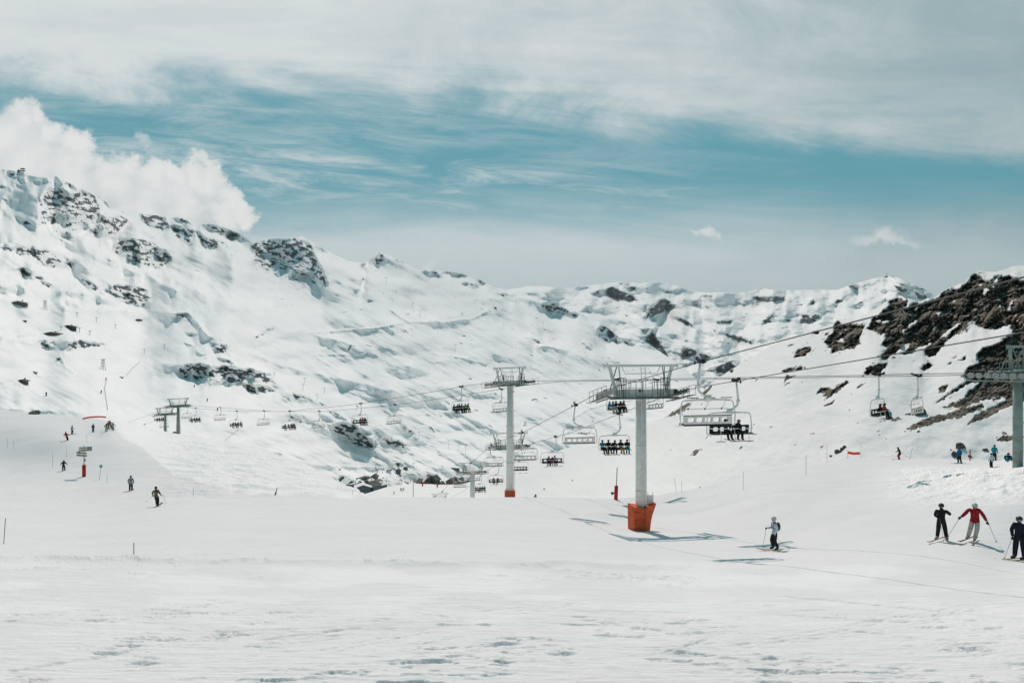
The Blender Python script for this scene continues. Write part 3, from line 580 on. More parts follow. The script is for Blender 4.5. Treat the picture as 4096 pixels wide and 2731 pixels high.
# --- the far range
FCREST = [(1850, 1160), (1990, 1152), (2048, 1156), (2110, 1146), (2160, 1143), (2200, 1148), (2280, 1152), (2350, 1142), (2440, 1131), (2480, 1127), (2560, 1133), (2610, 1132), (2650, 1129), (2700, 1140), (2740, 1155), (2780, 1165), (2850, 1170), (2950, 1172), (3000, 1165), (3050, 1152), (3100, 1161), (3200, 1160), (3350, 1159), (3400, 1140), (3480, 1118), (3520, 1108), (3550, 1105), (3590, 1109), (3640, 1130), (3700, 1155), (3740, 1183), (3800, 1215), (3900, 1260), (4100, 1330), (4500, 1400)]
fp = [Z3(q) for q in [
    [(860, 370), (920, 340), (1050, 390), (1170, 470), (1080, 475), (1000, 445), (900, 435)], [(1270, 520), (1380, 445), (1440, 460), (1480, 525), (1380, 580), (1290, 620), (1220, 625)], [(1350, 680), (1300, 760), (1350, 830), (1440, 970), (1430, 1000), (1300, 890), (1215, 830), (1250, 780)], [(1600, 890), (1700, 930), (1700, 985), (1560, 980), (1580, 900)], [(1720, 940), (1840, 980), (1830, 1000), (1730, 980)],
    [(1870, 1080), (1990, 1020), (2080, 1070), (1980, 1140), (1900, 1130), (1790, 1110)], [(1960, 760), (2100, 800), (2210, 840), (2190, 862), (2050, 825), (1970, 800)], [(2210, 430), (2500, 425), (2500, 455), (2350, 480), (2260, 465)], [(740, 400), (800, 362), (822, 415)], [(1440, 605), (1600, 640), (1680, 725), (1560, 660)], [(1330, 350), (1430, 380), (1480, 402), (1420, 395)], [(1840, 655), (2020, 640), (2010, 680), (1900, 672)], [(1030, 590), (1070, 600), (1060, 625)], [(1140, 720), (1250, 740), (1200, 752)], [(2310, 640), (2400, 590), (2380, 670), (2310, 672)], [(1750, 500), (1820, 530), (1790, 540)],
    [(2260, 350), (2352, 352), (2300, 370)], [(2100, 500), (2170, 500), (2150, 525)], [(1900, 840), (2020, 850), (1990, 865), (1900, 850)], [(1730, 415), (1850, 420), (1840, 438), (1740, 432)], [(1080, 350), (1140, 330), (1130, 380)], [(980, 300), (1030, 298), (1000, 318)], [(1210, 520), (1250, 505), (1230, 560)], [(1680, 460), (1720, 480), (1700, 490)], [(1840, 735), (1890, 740), (1860, 755)]]]
fp += [Z4(q) for q in [[(0, 420), (60, 425), (160, 458), (0, 482)], [(310, 600), (500, 600), (380, 690), (300, 665)], [(370, 500), (410, 462), (440, 455), (430, 500)], [(720, 330), (810, 320), (822, 352), (780, 360)], [(1330, 370), (1490, 440), (1380, 455)], [(835, 490), (870, 470), (880, 510), (850, 518)], [(260, 510), (330, 490), (310, 512)], [(140, 645), (210, 640), (200, 660)], [(1120, 290), (1440, 360), (1420, 372), (1150, 300)], [(1150, 330), (1250, 340), (1300, 400), (1200, 370)], [(0, 640), (40, 660), (30, 680)], [(600, 480), (700, 440), (620, 520)]]]
def build_far():
    xs = np.arange(1850, 4501, 4.0)
    crest = line(FCREST, xs) + 1.8 * fbm(xs / 40, xs * 0 + 2, 4, 16, .6)
    yb = line([(1850, 1215), (2048, 1215), (2210, 1250), (2310, 1290), (2400, 1330), (2480, 1390), (2560, 1425), (2690, 1490), (2800, 1590), (2870, 1640), (2950, 1600), (3100, 1460), (3300, 1390), (3600, 1290), (3800, 1260), (3900, 1275), (4100, 1345), (4500, 1415)], xs)
    Db = smooth_line([(1850, 4600), (2300, 4200), (2700, 3300), (2850, 2600), (3000, 2600), (3300, 3000), (3800, 3800), (4500, 4000)], xs, 200)
    Dt = smooth_line([(1850, 7000), (2400, 7200), (2800, 7000), (3200, 6500), (3500, 5600), (3800, 5400), (4500, 5000)], xs, 200)
    cache = {}
    def slope(PX, PY):
        m = soft_mask(PX, PY, fp, 6, 20, 19); cache['m'] = m
        s = 0.30 + 0.3 * fbm(PX / 150 + PY / 170, PY / 55, 3, 93) + 0.15 * fbm(PX / 55, PY / 24, 3, 97)
        return np.maximum(s, 0.15) + blur(m, 1) * (8.0 + 3.5 * fbm(PX / 20, PY / 14, 3, 98))
    def disp(PX, PY, D):
        m = blur(cache['m'], 1)
        return 0.030 * ridged(PX / 170 + PY / 150, PY / 80 - PX / 260, 4, 55) * sstep(PY - crest[None, :], 0, 50) + 0.012 * fbm(PX / 60, PY / 34, 3, 58) + 0.010 * m * ridged(PX / 30, PY / 26, 3, 59)
    def attrs(PX, PY, D, P):
        m = cache['m']; b = blur(m, 1); n = fbm(PX / 20 + PY / 40, PY / 11, 4, 65, .6)
        return {'rock': b * (0.82 + 0.65 * n) - (1 - b) * 0.5, 'speck': 0.07 + 0 * m}
    return relief_layer('far_range_terrain', xs, crest, yb, Db, Dt, slope, attrs, M_far, 260, disp)
build_far()

# wide snow sheet under everything, out to the horizon
def build_base():
    bm = bmesh.new()
    bmesh.ops.create_grid(bm, x_segments=8, y_segments=8, size=1)
    for v in bm.verts: v.co = Vector((v.co.x * 24000, v.co.y * 24000 + 6000, -420))
    me = bpy.data.meshes.new('valley_ground'); bm.to_mesh(me); bm.free(); me.materials.append(M_far)
    o = bpy.data.objects.new('valley_ground', me); col.objects.link(o); o['kind'] = 'structure'
build_base()
# ---------------------------------------------------------------- mesh helpers
def tag(o, label, cat, group=None):
    o['label'] = label; o['category'] = cat
    if group: o['group'] = group
    return o
def empty(name, loc, rz=0, label=None, cat=None, group=None):
    o = bpy.data.objects.new(name, None); col.objects.link(o); o.location = loc; o.rotation_euler = (0, 0, rz); o.empty_display_size = 0.3
    if label: tag(o, label, cat, group)
    return o

class MB:
    def __init__(s): s.bm = bmesh.new(); s.mi = 0
    def face(s, vs):
        try: f = s.bm.faces.new(vs); f.material_index = s.mi; return f
        except ValueError: return None
    def box(s, c, d, rot=None, taper=1.0):
        x, y, z = d[0] / 2, d[1] / 2, d[2] / 2; M = rot or Matrix.Identity(3); c = Vector(c); v = []
        for k in (-1, 1):
            t = taper if k > 0 else 1
            for a, b in ((-1, -1), (1, -1), (1, 1), (-1, 1)): v.append(s.bm.verts.new(c + M @ Vector((a * x * t, b * y * t, k * z))))
        for q in ((3, 2, 1, 0), (4, 5, 6, 7), (0, 1, 5, 4), (1, 2, 6, 5), (2, 3, 7, 6), (3, 0, 4, 7)): s.face([v[i] for i in q])
        return s
    def hexa(s, pts):
        v = [s.bm.verts.new(Vector(p)) for p in pts]
        for q in ((3, 2, 1, 0), (4, 5, 6, 7), (0, 1, 5, 4), (1, 2, 6, 5), (2, 3, 7, 6), (3, 0, 4, 7)): s.face([v[i] for i in q])
        return s
    def tube(s, pts, r, n=6, cap=True):
        pts = [Vector(p) for p in pts]; rs = r if isinstance(r, (list, tuple)) else [r] * len(pts); rings = []; up = None
        for i, p in enumerate(pts):
            a = pts[max(0, i - 1)]; b = pts[min(len(pts) - 1, i + 1)]; d = (b - a).normalized()
            if up is None: up = Vector((0, 0, 1)) if abs(d.z) < 0.9 else Vector((1, 0, 0))
            x = d.cross(up).normalized(); y = x.cross(d).normalized(); up = y
            rings.append([s.bm.verts.new(p + (x * math.cos(2 * math.pi * k / n) + y * math.sin(2 * math.pi * k / n)) * rs[i]) for k in range(n)])
        for a, b in zip(rings[:-1], rings[1:]):
            for k in range(n): s.face([a[k], a[(k + 1) % n], b[(k + 1) % n], b[k]])
        if cap: s.face(rings[0][::-1]); s.face(rings[-1])
        return s
    def beam(s, a, b, w, h=None):
        a = Vector(a); b = Vector(b); d = b - a; L = d.length; z = d.normalized()
        x = z.cross(Vector((0, 0, 1)) if abs(z.z) < 0.95 else Vector((0, 1, 0))).normalized(); y = z.cross(x)
        return s.box((a + b) / 2, (w, h or w, L), Matrix((x, y, z)).transposed())
    def ell(s, c, r, seg=12, rings=8, rot=None):
        c = Vector(c); M = rot or Matrix.Identity(3); rr = []
        for i in range(1, rings):
            t = math.pi * i / rings; rr.append([s.bm.verts.new(c + M @ Vector((r[0] * math.sin(t) * math.cos(2 * math.pi * k / seg), r[1] * math.sin(t) * math.sin(2 * math.pi * k / seg), r[2] * math.cos(t)))) for k in range(seg)])
        t = s.bm.verts.new(c + M @ Vector((0, 0, r[2]))); b = s.bm.verts.new(c - M @ Vector((0, 0, r[2])))
        for k in range(seg): s.face([t, rr[0][k], rr[0][(k + 1) % seg]]); s.face([b, rr[-1][(k + 1) % seg], rr[-1][k]])
        for p, q in zip(rr[:-1], rr[1:]):
            for k in range(seg): s.face([p[k], q[k], q[(k + 1) % seg], p[(k + 1) % seg]])
        return s
    def wheel(s, c, r, w, n=18, axis='x'):
        c = Vector(c); A = {'x': (Vector((1, 0, 0)), Vector((0, 1, 0)), Vector((0, 0, 1))), 'y': (Vector((0, 1, 0)), Vector((1, 0, 0)), Vector((0, 0, 1)))}[axis]
        prof = [(0.0, w * .35), (r * .3, w * .42), (r * .32, w * .2), (r * .72, w * .2), (r * .75, w * .5), (r, w * .5), (r, -w * .5), (r * .75, -w * .5), (r * .72, -w * .2), (r * .32, -w * .2), (r * .3, -w * .42), (0.0, -w * .35)]
        rings = []
        for (q, h) in prof:
            if q == 0: rings.append([s.bm.verts.new(c + A[0] * h)] * n)
            else: rings.append([s.bm.verts.new(c + A[0] * h + (A[1] * math.cos(2 * math.pi * k / n) + A[2] * math.sin(2 * math.pi * k / n)) * q) for k in range(n)])
        for i, (a, b) in enumerate(zip(rings[:-1], rings[1:])):
            for k in range(n):
                v = []
                for x in (a[k], a[(k + 1) % n], b[(k + 1) % n], b[k]):
                    if x not in v: v.append(x)
                if len(v) > 2: s.face(v)
        return s
    def mesh(s, name, mats, smooth=False):
        bmesh.ops.recalc_face_normals(s.bm, faces=s.bm.faces)
        me = bpy.data.meshes.new(name); s.bm.to_mesh(me); s.bm.free()
        for m in (mats if isinstance(mats, (list, tuple)) else [mats]): me.materials.append(m)
        if smooth: me.polygons.foreach_set('use_smooth', [True] * len(me.polygons))
        return me
    def build(s, name, mats, parent=None, smooth=False, loc=None):
        o = bpy.data.objects.new(name, s.mesh(name, mats, smooth)); col.objects.link(o)
        if parent is not None: o.parent = parent
        if loc is not None: o.location = loc
        return o
def copy_tree(o, parent=None):
    c = o.copy(); col.objects.link(c); c.parent = parent
    for ch in KIDS.get(o.name, [x for x in bpy.data.objects if x.parent == o]) if False else list(o.children): copy_tree(ch, c)
    return c

WHITE = mat('white_lift_paint', (0.80, 0.785, 0.74), 0.6, 0, 0.08, 3)
WHITE2 = mat('chair_white_paint', (0.80, 0.80, 0.77), 0.5, 0, 0.05, 3)
BEIGE = mat('chair_shell_beige', (0.86, 0.81, 0.76), 0.6, 0, 0.05, 3)
GREY = mat('galvanised_grey_green', (0.115, 0.145, 0.135), 0.6, 0.2, 0.22, 3)
STEEL = mat('green_grey_steel', (0.24, 0.30, 0.275), 0.6, 0.0, 0.22, 1.4)
DARK = mat('dark_rubber', (0.022, 0.024, 0.024), 0.6, 0, 0.2, 6)
WHEELM = mat('sheave_grey_ring', (0.62, 0.56, 0.53), 0.6, 0, 0.1, 8)
ROPE = mat('wire_rope', (0.055, 0.065, 0.062), 0.6, 0.3, 0.2, 20)
ORANGE = mat('orange_padding', (0.62, 0.105, 0.035), 0.75, 0, 0.16, 2.5)
RED = mat('red_padding', (0.50, 0.028, 0.03), 0.7, 0, 0.14, 4)
BLUE = mat('blue_sign_paint', (0.02, 0.14, 0.30), 0.5)
NAVY = mat('navy_plate', (0.012, 0.03, 0.07), 0.5)
SIGNW = mat('pale_sign_paint', (0.50, 0.58, 0.54), 0.6)
TAN = mat('tan_sign_paint', (0.52, 0.42, 0.27), 0.6)
INK = mat('dark_lettering', (0.05, 0.06, 0.055), 0.6)
INKW = mat('white_lettering', (0.75, 0.78, 0.78), 0.6)
CYAN = mat('cyan_disc_paint', (0.02, 0.33, 0.40), 0.45)
POLEM = mat('marker_pole_purple_grey', (0.16, 0.17, 0.25), 0.6)
BANNER = mat('orange_banner_cloth', (0.72, 0.15, 0.085), 0.8)

def text_mesh(parent, txt, size, loc, rot, m, name='lettering'):
    cu = bpy.data.curves.new('txt', 'FONT'); cu.body = txt; cu.size = size; cu.align_x = 'CENTER'; cu.align_y = 'CENTER'; cu.extrude = 0.004
    o = bpy.data.objects.new('txt', cu); col.objects.link(o); bpy.context.view_layer.update()
    me = bpy.data.meshes.new_from_object(o.evaluated_get(bpy.context.evaluated_depsgraph_get())); bpy.data.objects.remove(o)
    me.materials.clear(); me.materials.append(m)
    t = bpy.data.objects.new(name, me); col.objects.link(t); t.parent = parent; t.location = loc; t.rotation_euler = rot
    return t

# ---------------------------------------------------------------- lift tower
def make_tower(name, base, top_z, ang, r0, r1, m1, m2, label, group, gauge=3.05, pitch=-0.19, nw=8, number=None, pad=None, lean=0.0, detail=True, platform=True):
    """ang: heading of the line (radians from +Y, clockwise negative); local X across the line"""
    H = top_z - base.z
    root = empty(name, base, ang, label, 'lift tower', group)
    sec = 14
    m = MB()
    hs = [-3.0, H * 0.5, H - 0.55]
    m.tube([(0, 0, h) for h in hs], [r0 + (r1 - r0) * max(0, h) / H for h in hs], 20)
    if H > 9:
        for hh in (H * 0.28, H * 0.6): m.tube([(0, 0, hh), (0, 0, hh + 0.12)], (r0 + (r1 - r0) * hh / H) * 1.07, 20)
    m.tube([(0, 0, H - 0.62), (0, 0, H - 0.5)], r1 * 1.45, 20)
    m.build('pole', m1, root, True)
    # crossarm: deep box girder with tapered ends
    m = MB(); a = r1 * 1.15; g = gauge
    m.box((0, 0, H - 0.18), (g * 1.15, 0.55, 0.6)); m.hexa([(g * .575, -.27, H - .48), (g * .95, -.2, H - .2), (g * .95, .2, H - .2), (g * .575, .27, H - .48), (g * .575, -.27, H + .117), (g * .95, -.2, H + .1), (g * .95, .2, H + .1), (g * .575, .27, H + .117)])
    m.hexa([(-g * .95, -.2, H - .2), (-g * .575, -.27, H - .48), (-g * .575, .27, H - .48), (-g * .95, .2, H - .2), (-g * .95, -.2, H + .1), (-g * .575, -.27, H + .117), (-g * .575, .27, H + .117), (-g * .95, .2, H + .1)])
    m.build('crossarm', m1, root)
    m = MB(); GT = H + 2.0
    m.box((0, 0, GT), (g * 2 + .1, 0.2, 0.2))
    for sx in (-1, 1):
        m.box((sx * (g + .06), 0, GT), (0.05, .3, .32)); m.beam((sx * (g - .05), 0, GT - .1), (sx * (g - .05), 0, GT - .32), .05); m.beam((sx * (g - .25), 0, GT - .1), (sx * (g - .25), 0, GT - .28), .04)
    m.build('gantry_beam', m1, root)
    for sx in (-1, 1):
        m = MB(); m.beam((sx * g * .70, 0, H + .1), (sx * g * .86, 0, GT - .1), 0.24, .2); m.build('gantry_post', m1, root)
        m = MB(); m.beam((sx * g * .60, -.7, H - .1), (sx * g * .64 - .1 * sx, 0, GT - .1), 0.06); m.beam((sx * g * .78, .8, H - .25), (sx * g * .66, 0.02, GT - .1), 0.06); m.build('gantry_brace', m2, root)
    # ladder up the pole and through to the gantry
    m = MB(); yl = -(r0 + .14); x0 = -0.10 if m1 is WHITE else 0.1
    top = GT - .12
    for x in (x0, x0 + .36):
        m.beam((x, yl, 0.8), (x, -.42, H - .1), .045); m.beam((x, -.42, H - .1), (x, -.30, top), .045)
    n = int((H - 1) / .33)
    for i in range(n):
        z = 1.0 + i * .33; y = yl + (-.42 - yl) * (z - .8) / (H - .9); m.beam((x0, y, z), (x0 + .36, y, z), .03)
    for i in range(6): m.beam((x0, -.36, H + .1 + i * .33), (x0 + .36, -.36, H + .1 + i * .33), .03)
    for z in (2.2, H * .45, H * .7, H - 1): m.beam((x0 + .18, yl - .02, z), (x0 + .18, -r1 * .8, z), .07)
    m.build('ladder', m1 if m1 is WHITE else m2, root)
    # platform and railings
    if platform:
        m = MB(); z = H - .52
        m.box((.15, -.62, z), (g * 1.85, .5, .05)); m.box((-.15, .66, z), (g * 1.7, .5, .05))
        m.box((0, -.88, z - .04), (g * 1.9, .05, .1)); m.box((0, .92, z - .04), (g * 1.8, .05, .1))
        m.build('platform', m2, root)
        for (ya, xa, xb, zt) in ((-.86, -g * .62, -.15, .62), (-.86, .62, g * .66, .60), (.9, -g * .5, g * .5, .55)):
            m = MB(); nn = 3
            for i in range(nn + 1):
                x = xa + (xb - xa) * i / nn; m.beam((x, ya, z), (x, ya, z + 1.25), .04)
            m.beam((xa, ya, z + 1.25), (xb, ya, z + 1.25), .04); m.beam((xa, ya, z + .68), (xb, ya, z + .68), .035)
            m.build('railing', m2, root)
        for sx in (-1, 1):                                       # caged steps by each end
            m = MB(); x = sx * g * .60
            for dx in (-.28, .28):
                for dy in (-.25, .25): m.beam((x + dx, -.6 + dy, z), (x + dx, -.6 + dy, z + 1.55), .045)
            for zz in (1.0, 1.55):
                for dy in (-.25, .25): m.beam((x - .28, -.6 + dy, z + zz), (x + .28, -.6 + dy, z + zz), .04)
                for dx in (-.28, .28): m.beam((x + dx, -.85, z + zz), (x + dx, -.35, z + zz), .04)
            m.build('step_cage', m2, root)
        m = MB(); m.tube([(-1.6, -.05, GT - .1), (-1.35, -.05, GT - .65), (1.35, -.05, GT - .65), (1.6, -.05, GT - .1)], .022, 5); m.build('hand_wire', m2, root)
    # sheave trains
    wr = .23; L = nw * .56; rotx = Matrix.Rotation(pitch, 3, 'X')
    wme = None
    for sx in (-1, 1):
        tr = MB(); x = sx * g; cz = H - .02
        P_ = lambda y, z, xx=x: Vector((xx, 0, cz)) + rotx @ Vector((0, y, z))
        tr.beam(P_(-L / 2 + .2, -.30, x - sx * .13), P_(L / 2 - .2, -.30, x - sx * .13), .08, .14)
        for k in range(nw // 2):
            y = -L / 2 + (k * 2 + 1) * .56; tr.beam(P_(y - .33, -.25, x - sx * .07), P_(y + .33, -.25, x - sx * .07), .06, .10)
        tr.beam((x - sx * .2, -.3, H - .1), (x - sx * .2, .3, H - .1), .3, .4)
        to = tr.build('sheave_train', m2, root)
        for k in range(nw):
            y = -L / 2 + (k + .5) * .56; c = P_(y, -.25)
            if wme is None:
                w = MB(); w.wheel((0, 0, 0), wr, .1); w_ = w.build('sheave_wheel', WHEELM, to, True, c); wme = w_.data
            else:
                w_ = bpy.data.objects.new('sheave_wheel', wme); col.objects.link(w_); w_.parent = to; w_.location = c
        if platform:
            m = MB(); xo = x + sx * .42; zz = -.62
            m.beam(P_(-L / 2, zz, xo), P_(L / 2, zz, xo), .34, .04) ; m.beam(P_(-L / 2, zz - .05, x), P_(L / 2, zz - .05, x), .08, .08)
            for k in range(5):
                y = -L / 2 + L * k / 4; m.beam(P_(y, zz, xo + sx * .15), P_(y, zz + .8, xo + sx * .15), .028)
            m.beam(P_(-L / 2, zz + .8, xo + sx * .15), P_(L / 2, zz + .8, xo + sx * .15), .028); m.beam(P_(-L / 2, zz + .42, xo + sx * .15), P_(L / 2, zz + .42, xo + sx * .15), .022)
            m.build('catwalk', m2, root)
    if number:
        m = MB(); m.box((-.12, -.30, H + .02), (.32, .02, .26)); pl = m.build('number_plate', NAVY, root)
        text_mesh(pl, number, .24, (-.12, -.315, H + .02), (R(90), 0, 0), INKW)
    if pad == 'big':
        m = MB()
        m.hexa([(-.82, -.75, -.4), (.02, -.85, -.4), (.02, .7, -.4), (-.82, .7, -.4), (-.85, -.75, 2.1), (.0, -.85, 1.98), (.0, .7, 1.98), (-.85, .7, 2.1)])
        m.build('padding', ORANGE, root)
        m = MB(); prev = None
        prof = [(-.4, .55), (.3, .60), (.9, .68), (1.4, .80), (1.8, .95), (2.25, 1.12)]
        for (z0, a0), (z1, a1) in zip(prof[:-1], prof[1:]): m.hexa([(.05, -.82, z0), (a0, -.5, z0), (a0, .7, z0), (.05, .7, z0), (.05, -.82, z1 - (.25 if z1 > 2 else 0)), (a1, -.5, z1), (a1, .7, z1), (.05, .7, z1 - (.25 if z1 > 2 else 0))])
        m.build('padding', ORANGE, root)
        m = MB(); m.box((.78, .1, 2.35), (.5, .4, 1.0)); m.beam((.6, 0, 2.8), (.6, 0, 3.1), .04); m.beam((1.0, 0, 2.8), (1.0, 0, 3.1), .04); m.build('control_box', WHITE, root)
        m = MB(); m.beam((.025, -.86, -.2), (.025, -.87, 1.9), .03)
        for z in (.45, 1.1, 1.7): m.box((-.41, -.815, z), (.84, .02, .03), Matrix.Rotation(R(-7 + 4 * z), 3, 'Y'))
        m.build('padding_strap', mat('dark_orange_seam', (.30, .06, .03), .8), root)
    if pad == 'ring':
        m = MB(); m.tube([(0, 0, -1.2), (0, 0, .62)], [1.06, 1.10], 4); o = m.build('padding', ORANGE, root); o.rotation_euler = (0, 0, R(45) - ang); 
    return root

# ---------------------------------------------------------------- chair
def superell(cx, cz, a, b, n=24, p=3.2):
    out = []
    for k in range(n):
        t = 2 * math.pi * k / n; c, s_ = math.cos(t), math.sin(t)
        out.append((cx + a * math.copysign(abs(c) ** (2 / p), c), cz + b * math.copysign(abs(s_) ** (2 / p), s_)))
    return out
def rectp(cx, cz, a, b, n=24):
    out = []
    for k in range(n):
        t = 2 * math.pi * k / n; c, s_ = math.cos(t), math.sin(t); q = max(abs(c), abs(s_)); out.append((cx + a * c / q, cz + b * s_ / q))
    return out
def back_panel(m, w, z0, z1, y, th, cells, margin=.18):
    cw = (w - 2 * margin) / cells; zc = (z0 + z1) / 2
    for sgn in (-1, 1): m.box((sgn * (w / 2 - margin / 2), y, zc), (margin, th, z1 - z0))
    for i in range(cells):
        cx = -w / 2 + margin + (i + .5) * cw
        ho = superell(cx, zc, cw * .40, (z1 - z0) * .30); re = rectp(cx, zc, cw / 2, (z1 - z0) / 2)
        for sy in (-1, 1):
            a = [m.bm.verts.new((x, y + sy * th / 2, z)) for x, z in ho]; b = [m.bm.verts.new((x, y + sy * th / 2, z)) for x, z in re]
            if sy < 0: a0, b0 = a, b
            for k in range(24): m.face([a[k], a[(k + 1) % 24], b[(k + 1) % 24], b[k]])
        for k in range(24):
            m.face([a0[k], a0[(k + 1) % 24], a[(k + 1) % 24], a[k]]); m.face([b0[k], b0[(k + 1) % 24], b[(k + 1) % 24], b[k]])
CW = 3.2
def make_chair(up, cells, mirror=1, off=.16):
    """hangs from the rope at its origin; riders face -Y"""
    root = empty('chairlift_chair', (0, 0, 0))
    m = MB(); m.beam((0, -.42, .16), (0, .30, -.02), .14, .16); m.ell((0, -.46, .19), (.10, .12, .10)); m.box((.0, .1, .02), (.26, .5, .14)); m.beam((-.34 * mirror, 0, -.06), (.05, 0, -.06), .05); m.ell((-.36 * mirror, 0, -.06), (.05, .10, .10)); m.box((0, .3, .05), (.2, .16, .22)); m.build('grip', DARK, root)
    m = MB(); c = off * mirror
    m.tube([(-.04 * mirror, 0, 0), (-.10 * mirror, 0, -.5), (-.16 * mirror, 0, -1.0), (-.17 * mirror, 0, -1.35), (-.12 * mirror, 0, -1.62), (c * .35, 0, -1.84), (c, 0, -1.93)], [.062, .065, .07, .075, .078, .078, .075], 8)
    m.box((-.165 * mirror, 0, -1.32), (.19, .17, .16)); m.box((c, 0, -2.0), (.36, .22, .34)); m.build('hanger', WHITE2, root, True)
    m = MB(); hw = CW / 2; zt = -2.12; rr = .24; pts = []
    pts.append((-hw, .04, -3.5)); pts.append((-hw - .04, .04, -3.0)); pts.append((-hw + .02, .03, -2.5))
    for k in range(5):
        t = math.pi - math.pi / 2 * k / 4; pts.append((-hw + .06 + rr + rr * math.cos(t), 0, zt - rr + rr * math.sin(t)))
    for k in range(5):
        t = math.pi / 2 - math.pi / 2 * k / 4; pts.append((hw - .06 - rr + rr * math.cos(t), 0, zt - rr + rr * math.sin(t)))
    pts += [(hw - .02, .03, -2.5), (hw + .04, .04, -3.0), (hw, .04, -3.5)]
    pts = [(x + c, y, z) for x, y, z in pts]
    m.tube(pts, .038, 8)
    for sx in (-1, 1): m.tube([(sx * hw + c, .04, -3.48), (sx * hw + c, -.25, -3.56), (sx * hw + c, -.62, -3.52)], .04, 6)
    m.tube([(c - hw + .3, 0, zt - .02), (c - .3, 0, zt + .05), (c + .3, 0, zt + .05), (c + hw - .3, 0, zt - .02)], .05, 6)
    m.build('frame', WHITE2, root, True)
    m = MB(); back_panel(m, CW - .34, -3.44, -2.98, .06, .04, cells); m.build('backrest_shell', BEIGE, root, loc=(c, 0, 0))
    m = MB(); back_panel(m, CW - .36, -3.43, -2.97, .01, .055, cells); m.beam((-hw + .18, .03, -2.965), (hw - .18, .03, -2.965), .07, .05); m.build('backrest_pad', DARK, root, loc=(c, 0, 0))
    m = MB(); m.box((0, -.24, -3.47), (CW - .3, .50, .07)); m.tube([(-hw + .16, -.5, -3.47), (hw - .16, -.5, -3.47)], .05, 6); m.tube([(-hw + .16, .07, -3.5), (hw - .16, .07, -3.5)], .035, 6); m.build('seat', DARK, root, loc=(c, 0, 0))
    m = MB()
    if up:
        z = -2.62; yb_ = -.22
        m.tube([(-hw + .1, 0, -2.95), (-hw + .2, yb_, z - .1), (-hw + .35, yb_, z), (hw - .35, yb_, z), (hw - .2, yb_, z - .1), (hw - .1, 0, -2.95)], .022, 6)
        for x in (-.95, .05, 1.05): m.tube([(x, yb_, z), (x - .12, yb_ + .1, z + .25), (x - .16, yb_ + .25, z + .62)], .02, 5)
        m.mi = 1
        for x in (-.95, .05, 1.05): m.tube([(x - .5, yb_ + .25, z + .63), (x + .18, yb_ + .25, z + .63)], .026, 5)
        for x in (-.95, .05, 1.05): m.ell((x, yb_, z), (.06, .05, .05), 8, 6)
    else:
        z = -3.12; yb_ = -.52
        m.tube([(-hw + .06, .0, -3.0), (-hw + .1, -.3, z), (-hw + .2, yb_, z), (hw - .2, yb_, z), (hw - .1, -.3, z), (hw - .06, 0, -3.0)], .025, 6)
        for x in (-.95, .05, 1.05): m.tube([(x, yb_, z), (x + .02, yb_ - .12, z - .4), (x + .05, yb_ - .05, z - .82)], .022, 5)
        m.mi = 1
        for x in (-.95, .05, 1.05): m.tube([(x - .28, yb_ - .05, z - .83), (x + .38, yb_ - .05, z - .83)], .026, 5)
    m.build('safety_bar', [WHITE2, DARK], root, loc=(c, 0, 0))
    return root

# ---------------------------------------------------------------- people
SKINM = mat('skin', (0.42, 0.24, 0.17), 0.6)
def cloth(name, c): return mat('cloth_' + name, c, 0.85, 0, 0.18, 9)
BLK = cloth('black', (0.014, 0.015, 0.017)); NVY = cloth('navy', (0.007, 0.010, 0.024)); REDC = cloth('red', (0.30, 0.012, 0.018)); CRM = cloth('cream', (0.46, 0.44, 0.38)); WHT = cloth('pale_blue_white', (0.55, 0.60, 0.68))
BLUC = cloth('blue', (0.01, 0.13, 0.36)); TEAL = cloth('teal', (0.01, 0.24, 0.30)); OCH = cloth('ochre', (0.46, 0.22, 0.04)); GRN = cloth('green', (0.10, 0.42, 0.08)); GRY = cloth('grey', (0.16, 0.17, 0.18)); PNK = cloth('pink', (0.60, 0.04, 0.16)); DGR = cloth('dark_grey_green', (0.04, 0.06, 0.055))
BRN = cloth('tan_brown', (0.20, 0.14, 0.09)); ORC = cloth('orange_red', (0.55, 0.08, 0.04)); DBL = cloth('dark_blue', (0.015, 0.07, 0.14)); LBL = cloth('light_grey', (0.36, 0.37, 0.38))
def camo(name, a, b, c):
    m = bpy.data.materials.new(name); m.use_nodes = True; N = NT(m.node_tree); tc = N.n('ShaderNodeTexCoord'); n = N.noise(tc.outputs['Object'], 9, 2, .5); n2 = N.noise(tc.outputs['Object'], 14, 2, .5)
    bs = m.node_tree.nodes['Principled BSDF']; bs.inputs['Roughness'].default_value = .85
    m.node_tree.links.new(N.mix(N.step(n2, .52, .55), N.mix(N.step(n, .48, .52), a, b), c), bs.inputs['Base Color']); return m
CAMO1 = camo('camo_tan', (.30, .22, .11), (.03, .03, .02), (.10, .09, .05)); CAMO2 = camo('camo_grey', (.45, .50, .50), (.04, .06, .06), (.16, .20, .20))
BOOT = mat('ski_boot', (0.05, 0.05, 0.055), 0.4); BOOTL = mat('ski_boot_pale', (0.30, 0.31, 0.30), 0.4)
HELM = mat('helmet_black', (0.02, 0.022, 0.025), 0.3, spec=.5); HELW = mat('helmet_pale', (0.50, 0.54, 0.56), 0.3, spec=.5)
GOG = mat('goggle_lens_blue', (0.10, 0.42, 0.52), 0.15, 0.3); GOGD = mat('goggle_lens_dark', (0.12, 0.05, 0.03), 0.2, 0.2)
SKIM = mat('ski_red_white', (0.36, 0.21, 0.19), 0.4, 0, 0.4, 5); SKID = mat('ski_dark', (0.06, 0.07, 0.06), 0.4, 0, 0.4, 5); SKIG = mat('ski_yellow_green', (0.38, 0.42, 0.20), 0.4, 0, .3, 5)
POLEA = mat('pole_aluminium', (0.16, 0.17, 0.18), 0.4, 0.5)

